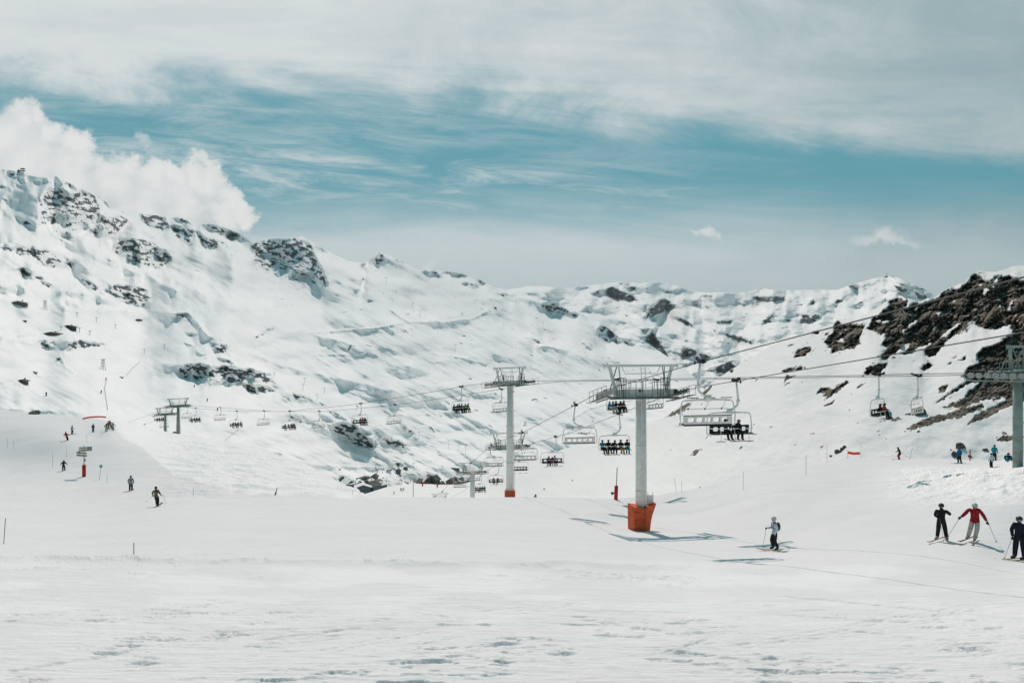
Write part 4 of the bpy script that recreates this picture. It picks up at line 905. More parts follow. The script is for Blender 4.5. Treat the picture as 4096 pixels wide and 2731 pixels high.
POSES = {}
def pose(name, sh=((-.19, 1.42, 0), (.19, 1.42, 0)), el=((-.27, 1.16, .03), (.27, 1.16, .03)), ha=((-.26, .95, -.12), (.26, .95, -.12)), kn=((-.11, .50, -.05), (.11, .50, -.05)), an=((-.12, .10, .02), (.12, .10, .02)),
         hip=(0, .93, 0), chest=(0, 1.27, .0), neck=(0, 1.50, -.01), head=(0, 1.63, -.03), hipw=.10, toe=None, look=(0, -1)):
    """coordinates given as (x, height, y); riders face -Y"""
    P = lambda q: Vector((q[0], q[2], q[1]))
    V = {}; V['hip'] = P(hip); V['chest'] = P(chest); V['neck'] = P(neck); V['head'] = P(head)
    for i, s_ in enumerate('LR'):
        V['sh' + s_] = P(sh[i]); V['el' + s_] = P(el[i]); V['ha' + s_] = P(ha[i]); V['kn' + s_] = P(kn[i]); V['an' + s_] = P(an[i])
        V['hi' + s_] = P(hip) + Vector(((-1 if i == 0 else 1) * hipw, 0, -.02)); V['toe' + s_] = V['an' + s_] + (P(toe[i]) if toe else Vector((0, -.20, -.05)))
    dirh = (V['head'] - V['neck']).normalized(); V['crown'] = V['head'] + Vector((0, 0, .09)); f = Vector((look[0], look[1], 0)).normalized(); V['look'] = f
    V['nose'] = V['head'] + f * .105 + Vector((0, 0, -.02))
    bones = [('hip', 'chest', 'j'), ('chest', 'neck', 'j'), ('neck', 'head', 's'), ('head', 'crown', 's'), ('head', 'nose', 's')]
    rad = {'hip': .165, 'chest': .172, 'neck': .072, 'head': .098, 'crown': .07, 'nose': .022}
    for s_ in 'LR':
        bones += [('chest', 'sh' + s_, 'j'), ('sh' + s_, 'el' + s_, 'j'), ('el' + s_, 'ha' + s_, 'j'), ('hip', 'hi' + s_, 'p'), ('hi' + s_, 'kn' + s_, 'p'), ('kn' + s_, 'an' + s_, 'p'), ('an' + s_, 'toe' + s_, 'b')]
        rad.update({'sh' + s_: .092, 'el' + s_: .082, 'ha' + s_: .058, 'hi' + s_: .135, 'kn' + s_: .105, 'an' + s_: .088, 'toe' + s_: .055})
    names = [k for k in V if k in rad]; idx = {k: i for i, k in enumerate(names)}
    me = bpy.data.meshes.new('sk'); me.from_pydata([V[k] for k in names], [(idx[a], idx[b]) for a, b, _ in bones], [])
    o = bpy.data.objects.new('sk', me); col.objects.link(o)
    o.modifiers.new('s', 'SKIN'); o.modifiers.new('u', 'SUBSURF').levels = 1
    for k, i in idx.items():
        d = me.skin_vertices[0].data[i]; d.radius = (rad[k], rad[k] * (.8 if k in ('chest', 'hip') else 1)); d.use_root = (k == 'hip')
    bpy.context.view_layer.update()
    out = bpy.data.meshes.new_from_object(o.evaluated_get(bpy.context.evaluated_depsgraph_get())); bpy.data.objects.remove(o)
    # gloved hands: palm, four fingers of unequal length curled round, thumb from the side
    b = bmesh.new(); b.from_mesh(out); mb = MB(); mb.bm.free(); mb.bm = b; nf = len(b.faces)
    for s_ in 'LR':
        d = (V['ha' + s_] - V['el' + s_]).normalized(); side = d.cross(Vector((0, -1, 0.2))).normalized(); dn = side.cross(d).normalized(); c = V['ha' + s_]
        mb.ell(c + d * .055, (.048, .035, .060), 8, 6, Matrix((side, dn, d)).transposed())
        for q, L_ in ((-1.5, .052), (-.5, .062), (.5, .058), (1.5, .045)):
            a0 = c + d * .09 + side * q * .019; a1 = a0 + d * L_ * .6 + dn * -.012; a2 = a1 - dn * L_ * .7; mb.tube([a0, a1, a2], [.0125, .012, .010], 5)
        a0 = c + d * .03 + side * .035; mb.tube([a0, a0 + side * .03 + d * .03, a0 + side * .02 + d * .055 - dn * .03], [.015, .014, .011], 5)
    b.faces.ensure_lookup_table()
    segs = [(V[a_], V[b_], t) for a_, b_, t in bones]
    ti = {'j': 0, 'p': 1, 's': 2, 'b': 3}
    for i, f_ in enumerate(b.faces):
        f_.smooth = True
        if i >= nf: f_.material_index = 4; continue
        c = f_.calc_center_median(); best = None
        for a_, b_, t in segs:
            ab = b_ - a_; u = max(0, min(1, (c - a_).dot(ab) / ab.length_squared)); dd = (c - a_ - ab * u).length - {'j': .10, 'p': .07, 's': .03, 'b': .02}[t]
            if best is None or dd < best[0]: best = (dd, t)
        mi = ti[best[1]]
        if mi == 2 and c.z < V['neck'].z + .04 and (c - V['head']).length > .11: mi = 0
        if mi == 1 and min((c - V['anL']).length, (c - V['anR']).length) < .11: mi = 3
        if best[1] in 'jp' and min(abs(c.x - V['hip'].x), 9) < .2 and (c - V['haL']).length > .2 and (c - V['haR']).length > .2 and V['hip'].z > .5: mi = 0 if c.z > V['hip'].z - .10 else 1
        if best[0] < 9 and mi == 1 and best[1] == 'p' and min((c - V['anL']).length, (c - V['anR']).length) < .11: mi = 3
        f_.material_index = mi
    b.to_mesh(out); b.free()
    for k in range(5): out.materials.append(BLK) if len(out.materials) < 5 else None
    # helmet and goggles
    f = V['look']; H = V['head']; rot = Matrix((f.cross(Vector((0, 0, 1))), f, Vector((0, 0, 1)))).transposed()
    m = MB(); m.ell((0, 0, 0), (.125, .140, .125), 14, 10)
    for v in list(m.bm.verts):
        if v.co.z < -.015: v.co.z = -.015 - (.07 if v.co.y < .03 else 0) * min(1, (-.015 - v.co.z) / .05)
    for v in m.bm.verts: v.co = H + Vector((0, 0, .035)) + rot @ v.co
    hm = m.mesh('helmet', [HELM], True)
    m = MB(); m.ell(Vector((0, .075, 0)), (.088, .055, .042), 12, 8)
    for v in m.bm.verts: v.co = H + Vector((0, 0, .025)) + rot @ v.co
    gm = m.mesh('goggles', [GOGD], True)
    sm = []
    for s_ in 'LR':
        m = MB(); a_ = V['an' + s_]; t = (V['toe' + s_] - a_); t = Vector((t.x, t.y, 0)).normalized() if abs(t.z) < .15 else t.normalized(); z = Vector((0, 0, -.095)); c = a_ + z
        pts = [c - t * .62, c - t * .3, c + t * .3, c + t * .78, c + t * .92 + Vector((0, 0, .03)), c + t * 1.0 + Vector((0, 0, .08))]
        sd = t.cross(Vector((0, 0, 1))).normalized(); W = [.042, .036, .036, .046, .042, .012]; prev = None
        for p, w in zip(pts, W):
            r_ = [m.bm.verts.new(p + sd * w + Vector((0, 0, .010))), m.bm.verts.new(p - sd * w + Vector((0, 0, .010))), m.bm.verts.new(p - sd * w - Vector((0, 0, .010))), m.bm.verts.new(p + sd * w - Vector((0, 0, .010)))]
            if prev:
                for k in range(4): m.face([prev[k], prev[(k + 1) % 4], r_[(k + 1) % 4], r_[k]])
            else: m.face(r_)
            prev = r_
        m.face(prev[::-1]); m.box(c + Vector((0, 0, .03)) + t * .05, (.06, .06, .05)); sm.append(m.mesh('ski', [SKIM]))
    POSES[name] = (out, hm, gm, sm, V)

pose('stand'); pose('chin', sh=((-.20, 1.42, 0), (.20, 1.43, 0)), el=((-.25, 1.14, .06), (.38, 1.27, -.10)), ha=((-.10, 1.10, -.22), (.10, 1.44, -.17)), kn=((-.13, .5, -.05), (.16, .5, -.05)), an=((-.17, .1, 0), (.23, .1, 0)), toe=((-.12, -.05, -.18), (.0, -.05, -.2)), look=(.25, -1))
pose('spread', sh=((-.19, 1.36, -.06), (.19, 1.36, -.06)), el=((-.36, 1.12, -.08), (.34, 1.14, -.06)), ha=((-.50, .98, -.2), (.46, .92, -.16)), kn=((-.15, .48, -.08), (.10, .50, -.08)), an=((-.24, .1, .04), (.02, .1, .04)), hip=(.02, .88, .06), chest=(.02, 1.20, -.02), neck=(.02, 1.41, -.09), head=(.02, 1.53, -.15), toe=((-.07, -.05, -.2), (-.02, -.05, -.2)))
pose('lean_pole', el=((-.27, 1.15, .08), (.26, 1.16, .06)), ha=((-.22, .93, -.14), (.20, .98, -.20)), kn=((-.13, .5, -.04), (.13, .5, -.04)), an=((-.16, .1, .0), (.16, .1, 0)), look=(.6, -1), toe=((-.12, -.05, -.16), (-.14, -.05, -.14)))
pose('glide', el=((-.25, 1.14, .02), (.25, 1.12, .06)), ha=((-.22, 1.1, -.30), (.22, .90, -.12)), kn=((-.09, .50, -.13), (.11, .48, -.03)), an=((-.10, .1, -.02), (.11, .1, .16)), hip=(0, .90, .02), chest=(0, 1.25, .0), neck=(0, 1.47, -.02))
pose('ski', el=((-.34, 1.08, -.02), (.34, 1.08, -.02)), ha=((-.40, .92, -.24), (.40, .92, -.24)), kn=((-.12, .46, -.16), (.12, .46, -.16)), an=((-.13, .1, .02), (.13, .1, .02)), hip=(0, .82, .10), chest=(0, 1.14, -.02), neck=(0, 1.34, -.12), head=(0, 1.46, -.18), sh=((-.19, 1.27, -.08), (.19, 1.27, -.08)))
pose('carve', hip=(.10, .86, .04), chest=(.20, 1.18, 0), neck=(.26, 1.39, -.04), head=(.30, 1.52, -.06), sh=((.04, 1.30, -.02), (.40, 1.30, -.02)), el=((-.14, 1.12, .0), (.56, 1.08, 0)), ha=((-.24, .98, -.12), (.56, .88, -.14)), kn=((-.06, .48, -.08), (.08, .48, -.08)), an=((-.16, .1, .02), (-.02, .1, .02)), toe=((0, -.05, -.2), (0, -.05, -.2)))
pose('seated', hip=(0, .12, 0), chest=(0, .44, .03), neck=(0, .66, .02), head=(0, .79, -.01), sh=((-.19, .60, .02), (.19, .60, .02)), el=((-.25, .34, -.06), (.25, .34, -.06)), ha=((-.18, .30, -.32), (.18, .30, -.32)), kn=((-.12, .10, -.50), (.12, .10, -.50)), an=((-.13, -.36, -.50), (.13, -.36, -.50)), toe=((-.02, -.05, -.2), (.02, -.05, -.2)))
pose('sit_snow', hip=(0, .14, .2), chest=(0, .42, .12), neck=(0, .60, .0), head=(0, .72, -.06), sh=((-.19, .55, .03), (.19, .55, .03)), el=((-.30, .36, -.02), (.30, .34, -.10)), ha=((-.26, .18, -.16), (.2, .34, -.36)), kn=((-.16, .46, -.22), (.14, .44, -.28)), an=((-.20, .10, -.48), (.16, .10, -.56)))
pose('seated_b', hip=(0, .12, 0), chest=(.03, .43, -.03), neck=(.05, .63, -.08), head=(.08, .75, -.14), sh=((-.17, .57, -.06), (.22, .57, -.06)), el=((-.27, .34, -.14), (.26, .32, -.16)), ha=((-.10, .34, -.38), (.10, .26, -.40)), kn=((-.17, .11, -.50), (.10, .09, -.50)), an=((-.24, -.34, -.44), (.05, -.36, -.54)), toe=((-.05, -.05, -.19), (-.02, -.05, -.2)), look=(.3, -1))
pose('seated_c', hip=(0, .12, 0), chest=(-.03, .45, .04), neck=(-.03, .67, .03), head=(-.05, .80, .01), sh=((-.22, .61, .03), (.16, .61, .03)), el=((-.32, .40, -.02), (.26, .34, -.06)), ha=((-.38, .52, -.22), (.16, .28, -.30)), kn=((-.10, .11, -.50), (.15, .10, -.48)), an=((-.06, -.35, -.55), (.22, -.36, -.46)), toe=((.02, -.05, -.2), (.08, -.05, -.18)), look=(-.7, -1))
pose('lean', hip=(.05, .88, .03), chest=(.09, 1.21, 0), neck=(.11, 1.43, -.03), head=(.12, 1.56, -.05), sh=((-.10, 1.34, -.01), (.30, 1.34, -.01)), el=((-.22, 1.12, .0), (.40, 1.10, 0)), ha=((-.26, .96, -.12), (.40, .90, -.12)), kn=((-.06, .48, -.08), (.08, .48, -.08)), an=((-.10, .1, .02), (.02, .1, .02)), toe=((0, -.05, -.2), (0, -.05, -.2)))
PCOUNT = 0
def person(posn, loc, rz, jacket, pants, label, helmet=HELM, gog=GOGD, ski=SKIM, scale=1.0, group=None, boots=BOOT, glove=BLK, skis=True, extras=True, pitch=0.0):
    global PCOUNT; PCOUNT += 1
    me, hm, gm, sm, V = POSES[posn]
    root = empty('person', loc, rz, label, 'person', group); root.scale = (scale,) * 3
    if pitch: root.rotation_euler = (pitch, 0, rz)
    b = bpy.data.objects.new('body', me); col.objects.link(b); b.parent = root
    for k, mm in enumerate((jacket, pants, SKINM, boots, glove)): b.material_slots[k].link = 'OBJECT'; b.material_slots[k].material = mm
    if extras:
        h = bpy.data.objects.new('helmet', hm); col.objects.link(h); h.parent = root; h.material_slots[0].link = 'OBJECT'; h.material_slots[0].material = helmet
        g = bpy.data.objects.new('goggles', gm); col.objects.link(g); g.parent = root; g.material_slots[0].link = 'OBJECT'; g.material_slots[0].material = gog
    if skis:
        for q in sm:
            s_ = bpy.data.objects.new('ski', q); col.objects.link(s_); s_.parent = root; s_.material_slots[0].link = 'OBJECT'; s_.material_slots[0].material = ski
    return root
def ski_pole(a, b, label, group='ski poles held by skiers near the camera'):
    a = Vector(a); b = Vector(b); d = (b - a).normalized()
    root = empty('ski_pole', a, 0, label, 'ski pole', group)
    m = MB(); m.tube([(0, 0, 0), b - a], [.010, .007], 6); m.build('shaft', POLEA, root)
    m = MB(); m.tube([-d * .06, d * .10], .018, 6); m.build('handle', DARK, root)
    m = MB(); m.tube([b - a - d * .07, b - a - d * .06], .045, 8); m.build('basket', DARK, root)
    return root

def poles(p, rz, sc, *pairs):
    """pairs of (hand, tip, label) in the skier's own axes"""
    M = Matrix.Rotation(rz, 3, 'Z')
    for a, b, l in pairs: ski_pole(p + M @ (Vector(a) * sc), p + M @ (Vector(b) * sc), l)
# ---------------------------------------------------------------- ski lift A: runs down the valley from beside the camera
A_u = -0.188; A_ang = math.atan(-A_u)           # heading: dx/dy
def A_c(D): return 10.3 + A_u * (D - 54.6)
A_z = lambda D, left=True: float(np.interp(D, [6, 18.8, 37.7, 54.6, 84, 112, 134, 158, 203, 250, 330], [3.9, 1.73, -1.12, -3.95, -11.0, -17.0, -23.6, -30.0, -44.6, -57.6, -84])) if left else float(np.interp(D, [6, 25.2, 45.8, 54.6, 84, 112, 134, 158, 203, 250, 330], [3.4, .33, -2.65, -3.95, -11.0, -17.0, -23.6, -30.0, -44.6, -57.6, -84]))
def A_pt(D, side):
    x = A_c(D) + side * 3.05; return Vector((x, D, A_z(D, side < 0)))
T1b = ground(2565, 2118); T1b.x = 10.35; T1b.y = 54.6
gA = 'white towers of the valley chairlift'
make_tower('lift_tower', Vector((A_c(54.6), 54.6, T1b.z)), -3.92, A_ang, .42, .40, WHITE, GREY, 'large white lift tower wrapped in orange padding in front', gA, number='17', pad='big')
make_tower('lift_tower', Vector((A_c(112), 112, -29.5)), -17.0, A_ang, .42, .40, WHITE, GREY, 'white lift tower head showing behind the tall orange footed pole', gA)
make_tower('lift_tower', Vector((A_c(158), 158, -43)), -30.0, A_ang, .60, .55, WHITE, GREY, 'third white lift tower down the valley, bare thick pole at the snow edge', gA)
make_tower('lift_tower', Vector((A_c(250), 250, -70)), -57.6, A_ang, .45, .42, WHITE, GREY, 'lowest white lift tower with only its head above the snow edge', gA)
def rope(pts, r, label, group):
    m = MB(); m.tube(pts, r, 7); o = m.build('haul_rope', ROPE, None, True); return tag(o, label, 'cable', group)
Ds = list(np.arange(6, 60, 2.0)) + list(np.arange(60, 330, 6.0))
rope([A_pt(D, -1) for D in Ds], .026, 'thick steel rope climbing from the orange padded tower to the upper right corner', 'haul ropes')
rope([A_pt(D, 1) for D in Ds], .026, 'lower steel rope of the valley lift passing over the rocky hillside', 'haul ropes')

proto_empty5 = make_chair(True, 5, -1, .40); proto_full5 = make_chair(False, 5, -1, .45)
proto_empty3 = make_chair(True, 4, 1); proto_full3 = make_chair(False, 4, -1)
_used = set(); A_CH = set()
def chair(proto, loc, rz, label, group):
    if proto.name not in _used: _used.add(proto.name); c = proto
    else: c = copy_tree(proto)
    if proto is proto_full5: A_CH.add(c.name)
    c.location = loc; c.rotation_euler = (0, 0, rz); tag(c, label, 'chairlift chair', group); return c
def rider(ch, x, jacket, pants, label, mirror=-1, helmet=HELM, gog=GOGD, ski=SKIM, k=1.0, skis=True):
    M = Matrix.Rotation(ch.rotation_euler.z, 3, 'Z')
    p = Vector(ch.location) + M @ Vector((x + (-.45 if ch.name in A_CH else -.16), -.12, -3.42))
    return person(random.choice(['seated', 'seated_b', 'seated_c']), p, ch.rotation_euler.z + random.uniform(-.25, .25), jacket, pants, label, helmet, gog, ski, .97 * k, 'riders on the chairlifts', skis=skis)
random.seed(5)
gC = 'empty chairs going down the valley lift'
lab = ['nearest empty six seat chair with raised bar and oval cut-outs', 'empty chair hanging just left of the orange padded tower', 'empty chair hanging right beside the tall orange footed pole', 'empty chair left of the tall orange footed pole at platform height',
       'empty chair below and right of the third white tower head', 'empty chair over the village chalets, left of the thick bare pole', 'small empty chair beside the lowest tower head', 'tiny empty chair just past the lowest tower head']
for D, l in zip([37.7, 62.3, 86.3, 111, 137, 160, 203, 228], lab): chair(proto_empty5, A_pt(D, -1), A_ang + math.pi, l, gC)
gO = 'chairs coming up the valley lift'
c1 = chair(proto_full5, A_pt(45.8, 1), A_ang, 'black seated chair with two riders partly behind the nearest empty chair', gO)
rider(c1, -.30, DGR, BLK, 'rider in dark helmet sitting behind the nearest empty chair, ski pole up'); rider(c1, .45, BLK, BLK, 'rider in striped beanie turned sideways on the nearest occupied chair', helmet=GRY)
c2 = chair(proto_full5, A_pt(68.6, 1), A_ang, 'chair carrying five riders just left of the orange padded tower', gO)
for x, j, p, l in [(-1.25, TEAL, BLK, 'rider with turquoise and black jacket at the left end of the five'), (-.62, BLK, BLK, 'short rider all in black, second of the five'), (-.12, BLK, BLK, 'rider in black raising a hand, middle of the five'), (.62, BLK, OCH, 'rider in mustard trousers on the chair of five'), (1.30, BLK, TEAL, 'rider in turquoise trousers at the right end of the five')]: rider(c2, x, j, p, l)
c3 = chair(proto_full5, A_pt(93.9, 1), A_ang, 'chair with three riders at its left half above the white slope', gO)
for x, j, p, l in [(-.62, GRY, BLK, 'rider in grey and blue jacket beside the child in pink trousers'), (-.12, BLK, PNK, 'child in red helmet and bright pink trousers on a chair'), (.38, LBL, BLK, 'rider in pale grey jacket right of the child in pink')]: rider(c3, x, j, p, l, helmet=REDC if p is PNK else HELM, k=.85 if p is PNK else 1)
chair(proto_full5, A_pt(117, 1), A_ang, 'empty black chair front facing us beside the tall orange footed pole', gO)
c5 = chair(proto_full5, A_pt(141, 1), A_ang, 'chair with two riders in red half hidden by the tall pole', gO)
rider(c5, -.45, REDC, BLK, 'left of the two riders in red jackets', k=1); rider(c5, .35, REDC, BLK, 'right of the two riders in red jackets', k=1)
c6 = chair(proto_full5, A_pt(166, 1), A_ang, 'chair packed with six riders right of the third tower pole', gO)
for k, (j, p, l) in enumerate([(BLK, BLK, 'all black rider at the left end of the chair of six'), (GRY, GRY, 'grey clad rider, second on the chair of six'), (LBL, BLK, 'rider in pale jacket, third on the chair of six'), (BLK, BLK, 'black clad rider, fourth on the chair of six'), (DGR, GRN, 'rider in dark jacket and green trousers, fifth of six'), (DBL, GRN, 'rider in blue jacket and green trousers, last of six')]): rider(c6, -1.3 + k * .52, j, p, l)

# ---------------------------------------------------------------- ski lift B: crosses from the right edge to the far left
B = [Vector((40.9, 55.2)), Vector((-.3, 100)), Vector((-102.7, 210)), Vector((-119.9, 236)), Vector((-150, 268))]
def B_xy(D, side):
    pts = []
    for i, p in enumerate(B):
        a = B[max(0, i - 1)]; b = B[min(len(B) - 1, i + 1)]; d = (b - a).normalized(); nrm = Vector((d.y, -d.x))   # to the right when looking towards the far end
        pts.append(p + nrm * side * 3.05)
    ds = [p.y for p in pts]; first = pts[0] + (pts[0] - pts[1]) * .4
    return float(np.interp(D, [first.y] + ds, [first.x] + [p.x for p in pts]))
_bz = ([37, 54, 60, 82, 99, 104, 125, 146.5, 168, 189.6, 209, 222, 236, 268], [-2.0, -2.42, -2.95, -4.6, -5.85, -7.0, -11.4, -15.0, -17.2, -18.5, -19.6, -21.9, -24.9, -33])
def B_pt(D, side): return Vector((B_xy(D, side), D, float(np.interp(D, *_bz))))
B_ang = math.atan2(0.675, 0.738)
gB = 'green grey towers of the crossing chairlift'
make_tower('lift_tower', Vector((B[0].x, B[0].y, -9.9)), -2.42, B_ang, .36, .34, STEEL, STEEL, 'green grey steel lift tower at the right edge with a row of big sheaves', gB, pitch=-.02, nw=10)
make_tower('lift_tower', Vector((B[1].x, B[1].y, -22.4)), -5.85, B_ang, .62, .40, WHITE, GREY, 'tall white tower standing in an orange box at the snow edge', 'white towers of the crossing chairlift', pitch=-.12, nw=8, pad='ring')
make_tower('lift_tower', Vector((B[2].x, B[2].y, -29.0)), -19.6, B_ang, .60, .34, STEEL, STEEL, 'right and taller of the twin green grey towers on the left', gB, pitch=-.08, nw=8)
make_tower('lift_tower', Vector((B[3].x, B[3].y, -32.2)), -24.9, B_ang, .52, .31, STEEL, STEEL, 'left and lower of the twin green grey towers on the left', gB, pitch=-.22, nw=8)
Db_ = list(np.arange(37, 268, 5.0))
rope([B_pt(D, -1) for D in Db_], .030, 'thin rope with loaded chairs stretched from the right edge tower to the twin towers', 'haul ropes')
rope([B_pt(D, 1) for D in Db_], .030, 'thin rope with empty chairs on the far side of the crossing lift', 'haul ropes')
gE = 'empty chairs on the crossing lift'
for D, l in [(63.3, 'empty silver chair nearest the right edge tower'), (84.7, 'empty chair just right of the orange padded tower pole'), (106, 'empty chair hanging left of the tall orange footed tower'), (127.7, 'second empty chair left of the tall orange footed tower'), (149.5, 'empty chair in the middle of the long sagging rope'), (170.8, 'empty chair near the lowest part of the sagging rope'), (192.5, 'empty chair second to the right of the twin towers'), (214.5, 'empty chair right beside the taller twin tower'), (246, 'empty chair hanging behind the lower twin tower'), (264, 'empty chair left of the twin towers near the slope edge')]:
    chair(proto_empty3, B_pt(D, 1), B_ang + math.pi, l, gE)
gF = 'occupied chairs on the crossing lift'
sets = [(60.1, 'chair with three riders on the rocky hillside side', [(.25, BLK, BLK, 'rider all in black in the middle of the hillside chair'), (.75, ORC, BLK, 'rider in orange red jacket on the hillside chair'), (1.25, BLK, TEAL, 'rider in turquoise trousers on the hillside chair')]),
        (81.6, 'chair with five riders under the left platform of the padded tower', [(-1.2, BLUC, CRM, 'rider in bright blue jacket and cream trousers'), (-.62, GRY, CRM, 'rider in grey and white jacket second on the chair of five'), (0.0, BLK, BLK, 'rider in black third on the chair under the platform'), (.6, BLK, BLK, 'rider in black fourth on the chair under the platform'), (1.2, REDC, BLK, 'rider in red and black with blue goggles under the platform')]),
        (103.5, 'chair with six riders between the ropes left of the tall tower', [(-1.25, BLUC, BLK, 'rider in blue at the left end, chair left of the tall tower'), (-.75, REDC, BLK, 'rider in red jacket, chair left of the tall tower'), (-.2, BLK, BLK, 'dark rider next to the red jacket'), (.25, GRY, BLK, 'small grey rider mid chair left of the tall tower'), (.75, GRN, BLK, 'rider in green jacket, chair left of the tall tower'), (1.25, DGR, BRN, 'rider in tan trousers beside the green jacket')]),
        (125, 'chair with three riders at its right half, second left of the tall tower', [(.0, REDC, BLK, 'rider in dark red, first of the three'), (.55, ORC, BLK, 'rider in orange red, middle of the three'), (1.05, BLK, GRY, 'rider in dark jacket, last of the three')]),
        (146.5, 'occupied chair in front of the dark rock mid slope', [(-1.0, OCH, TEAL, 'rider in mustard jacket and blue trousers'), (-.1, BLK, PNK, 'child in pink trousers on a far chair'), (.5, BLK, BLK, 'dark rider right of the far pink trousers'), (1.1, DGR, BLK, 'dark green rider at the right end of that chair')]),
        (168, 'occupied chair near the lowest part of the rope', [(-.8, DBL, OCH, 'rider in mustard trousers at the rope low point'), (-.2, BLK, BLK, 'dark rider beside mustard trousers'), (.4, DBL, BLK, 'dark blue rider at the rope low point'), (1.1, BRN, BRN, 'rider in brown at the rope low point')]),
        (189.6, 'occupied chair second to the right of the twin towers', [(-.9, BRN, BLK, 'rider in tan on the far left chair'), (-.2, BLK, TEAL, 'rider in turquoise trousers on the far left chair'), (.4, BLK, BLK, 'dark rider on the far left chair'), (1.0, BLK, BLK, 'last dark rider on the far left chair')]),
        (224, 'crowded chair seen between the twin towers', [(-.7, REDC, BLK, 'rider in red between the twin towers'), (0, REDC, BLK, 'second rider in red between the twin towers'), (.7, DGR, OCH, 'rider in mustard trousers between the twin towers'), (1.2, BLK, BLK, 'dark rider between the twin towers')])]
for D, l, rs in sets:
    c = chair(proto_full3, B_pt(D, -1), B_ang, l, gF)
    for (x, j, p, ll) in rs: rider(c, x, j, p, ll, k=.85 if p is PNK else 1)

# ---------------------------------------------------------------- people on the piste
def on(px, py): return ground(px, py)
gS = 'skiers on the piste'
def face(px, deg): return R(deg)
p = on(3765, 2158); person('chin', p, R(-22), BLK, BLK, 'tall skier all in black with one hand at the chin', boots=BOOTL, group=gS)
poles(p, R(-22), 1, ((-.10, -.26, 1.12), (.02, -.42, .02), 'ski pole standing in front of the skier in black'))
p = on(3898, 2158); person('spread', p, R(-36), REDC, CRM, 'skier in red jacket and cream trousers with arms spread on poles', HELW, GOG, boots=BOOTL, group=gS, scale=1.05)
poles(p, R(-36), 1.05, ((-.54, -.24, .97), (-.98, -.62, .10), 'ski pole planted to the left of the red jacket'), ((.50, -.19, .90), (.82, .02, .0), 'ski pole planted to the right of the red jacket'))
p = on(4078, 2236); person('lean_pole', p, R(-40), NVY, NVY, 'skier in navy with blue goggles cut by the right edge', HELM, GOG, SKIG, group=gS, scale=1.02)
poles(p, R(-40), 1.02, ((-.22, -.18, .92), (-.48, -.62, .04), 'ski pole slanting left of the skier in navy'))
p = on(3098, 2197); w = person('glide', p, R(-92), WHT, BLK, 'skier in white jacket with backpack gliding left near the padded tower', HELW, GOGD, group=gS, scale=1.02)
m = MB(); m.ell((0, .20, 1.24), (.16, .11, .24), 12, 8); m.tube([(-.12, .12, 1.42), (-.13, -.02, 1.50), (-.12, -.13, 1.36), (-.13, -.1, 1.12)], .02, 5); m.tube([(.12, .12, 1.42), (.13, -.02, 1.50), (.12, -.13, 1.36), (.13, -.1, 1.12)], .02, 5)
m.build('backpack', DGR, w, True)
poles(p, R(-92), 1.02, ((-.22, -.36, 1.09), (-.10, -.58, .10), 'thin ski pole in front of the white jacket'), ((.22, -.16, .88), (.30, .70, .06), 'ski pole trailing behind the white jacket'))
sk = [(3598, 1838, 'ski', -100, BLK, REDC, 'skier in black jacket and red trousers on the far rim'), (3838, 1852, 'glide', -75, BLUC, BLK, 'skier in bright blue jacket below the boulder'), (3978, 1842, 'stand', 120, TEAL, BLK, 'standing skier in turquoise jacket near the right edge tower'),
      (628, 2022, 'lean', 185, CAMO1, BLK, 'snowboarder in tan camouflage jacket riding away'), (523, 1964, 'stand', 200, CAMO2, BLK, 'skier in grey camouflage jacket left of the tan camouflage'), (254, 1882, 'ski', 200, BLK, BLK, 'skier all in dark navy left of the red padded signpost'),
      (269, 1763, 'carve', 190, REDC, BLK, 'skier in red jacket with backpack on the upper left piste'), (288, 1737, 'glide', 160, LBL, BLK, 'skier in white jacket just above the red jacket'), (372, 1729, 'stand', 180, DBL, DBL, 'skier in dark blue standing alone below the orange banner'),
      (425, 1725, 'ski', 200, BRN, GRN, 'skier in bright green trousers at the left of the group of four'), (434, 1717, 'stand', 180, GRY, GRY, 'skier in grey second in the group of four'), (443, 1712, 'carve', 170, REDC, BLK, 'skier in dark red behind the group of four'), (451, 1721, 'ski', 190, LBL, GRY, 'skier in pale grey at the right of the group of four')]
for (x, y, ps, a, j, pa, l) in sk:
    p = on(x, y); person(ps, p, R(a), j, pa, l, group=gS, ski=SKID)
p = on(628, 2022); ski_pole(p + Vector((-.25, .1, 1.0)), p + Vector((-1.0, -.1, .35)), 'ski pole trailing left of the tan camouflage'); ski_pole(p + Vector((.5, .1, .9)), p + Vector((.82, -.1, .2)), 'ski pole right of the tan camouflage')
p = on(3598, 1838); ski_pole(p + Vector((.3, -.1, .9)), p + Vector((1.25, -.2, .1)), 'ski pole trailing behind the red trousers')
p = pt(3966, 1872, 64); person('stand', p, R(200), WHT, BLK, 'child in white jacket half hidden by the snow bank', scale=.80, group=gS, skis=False)
p = on(4033, 1845); person('sit_snow', p, R(-20), BLK, TEAL, 'person in black and blue sitting in the snow by the right tower', group=gS, skis=False)
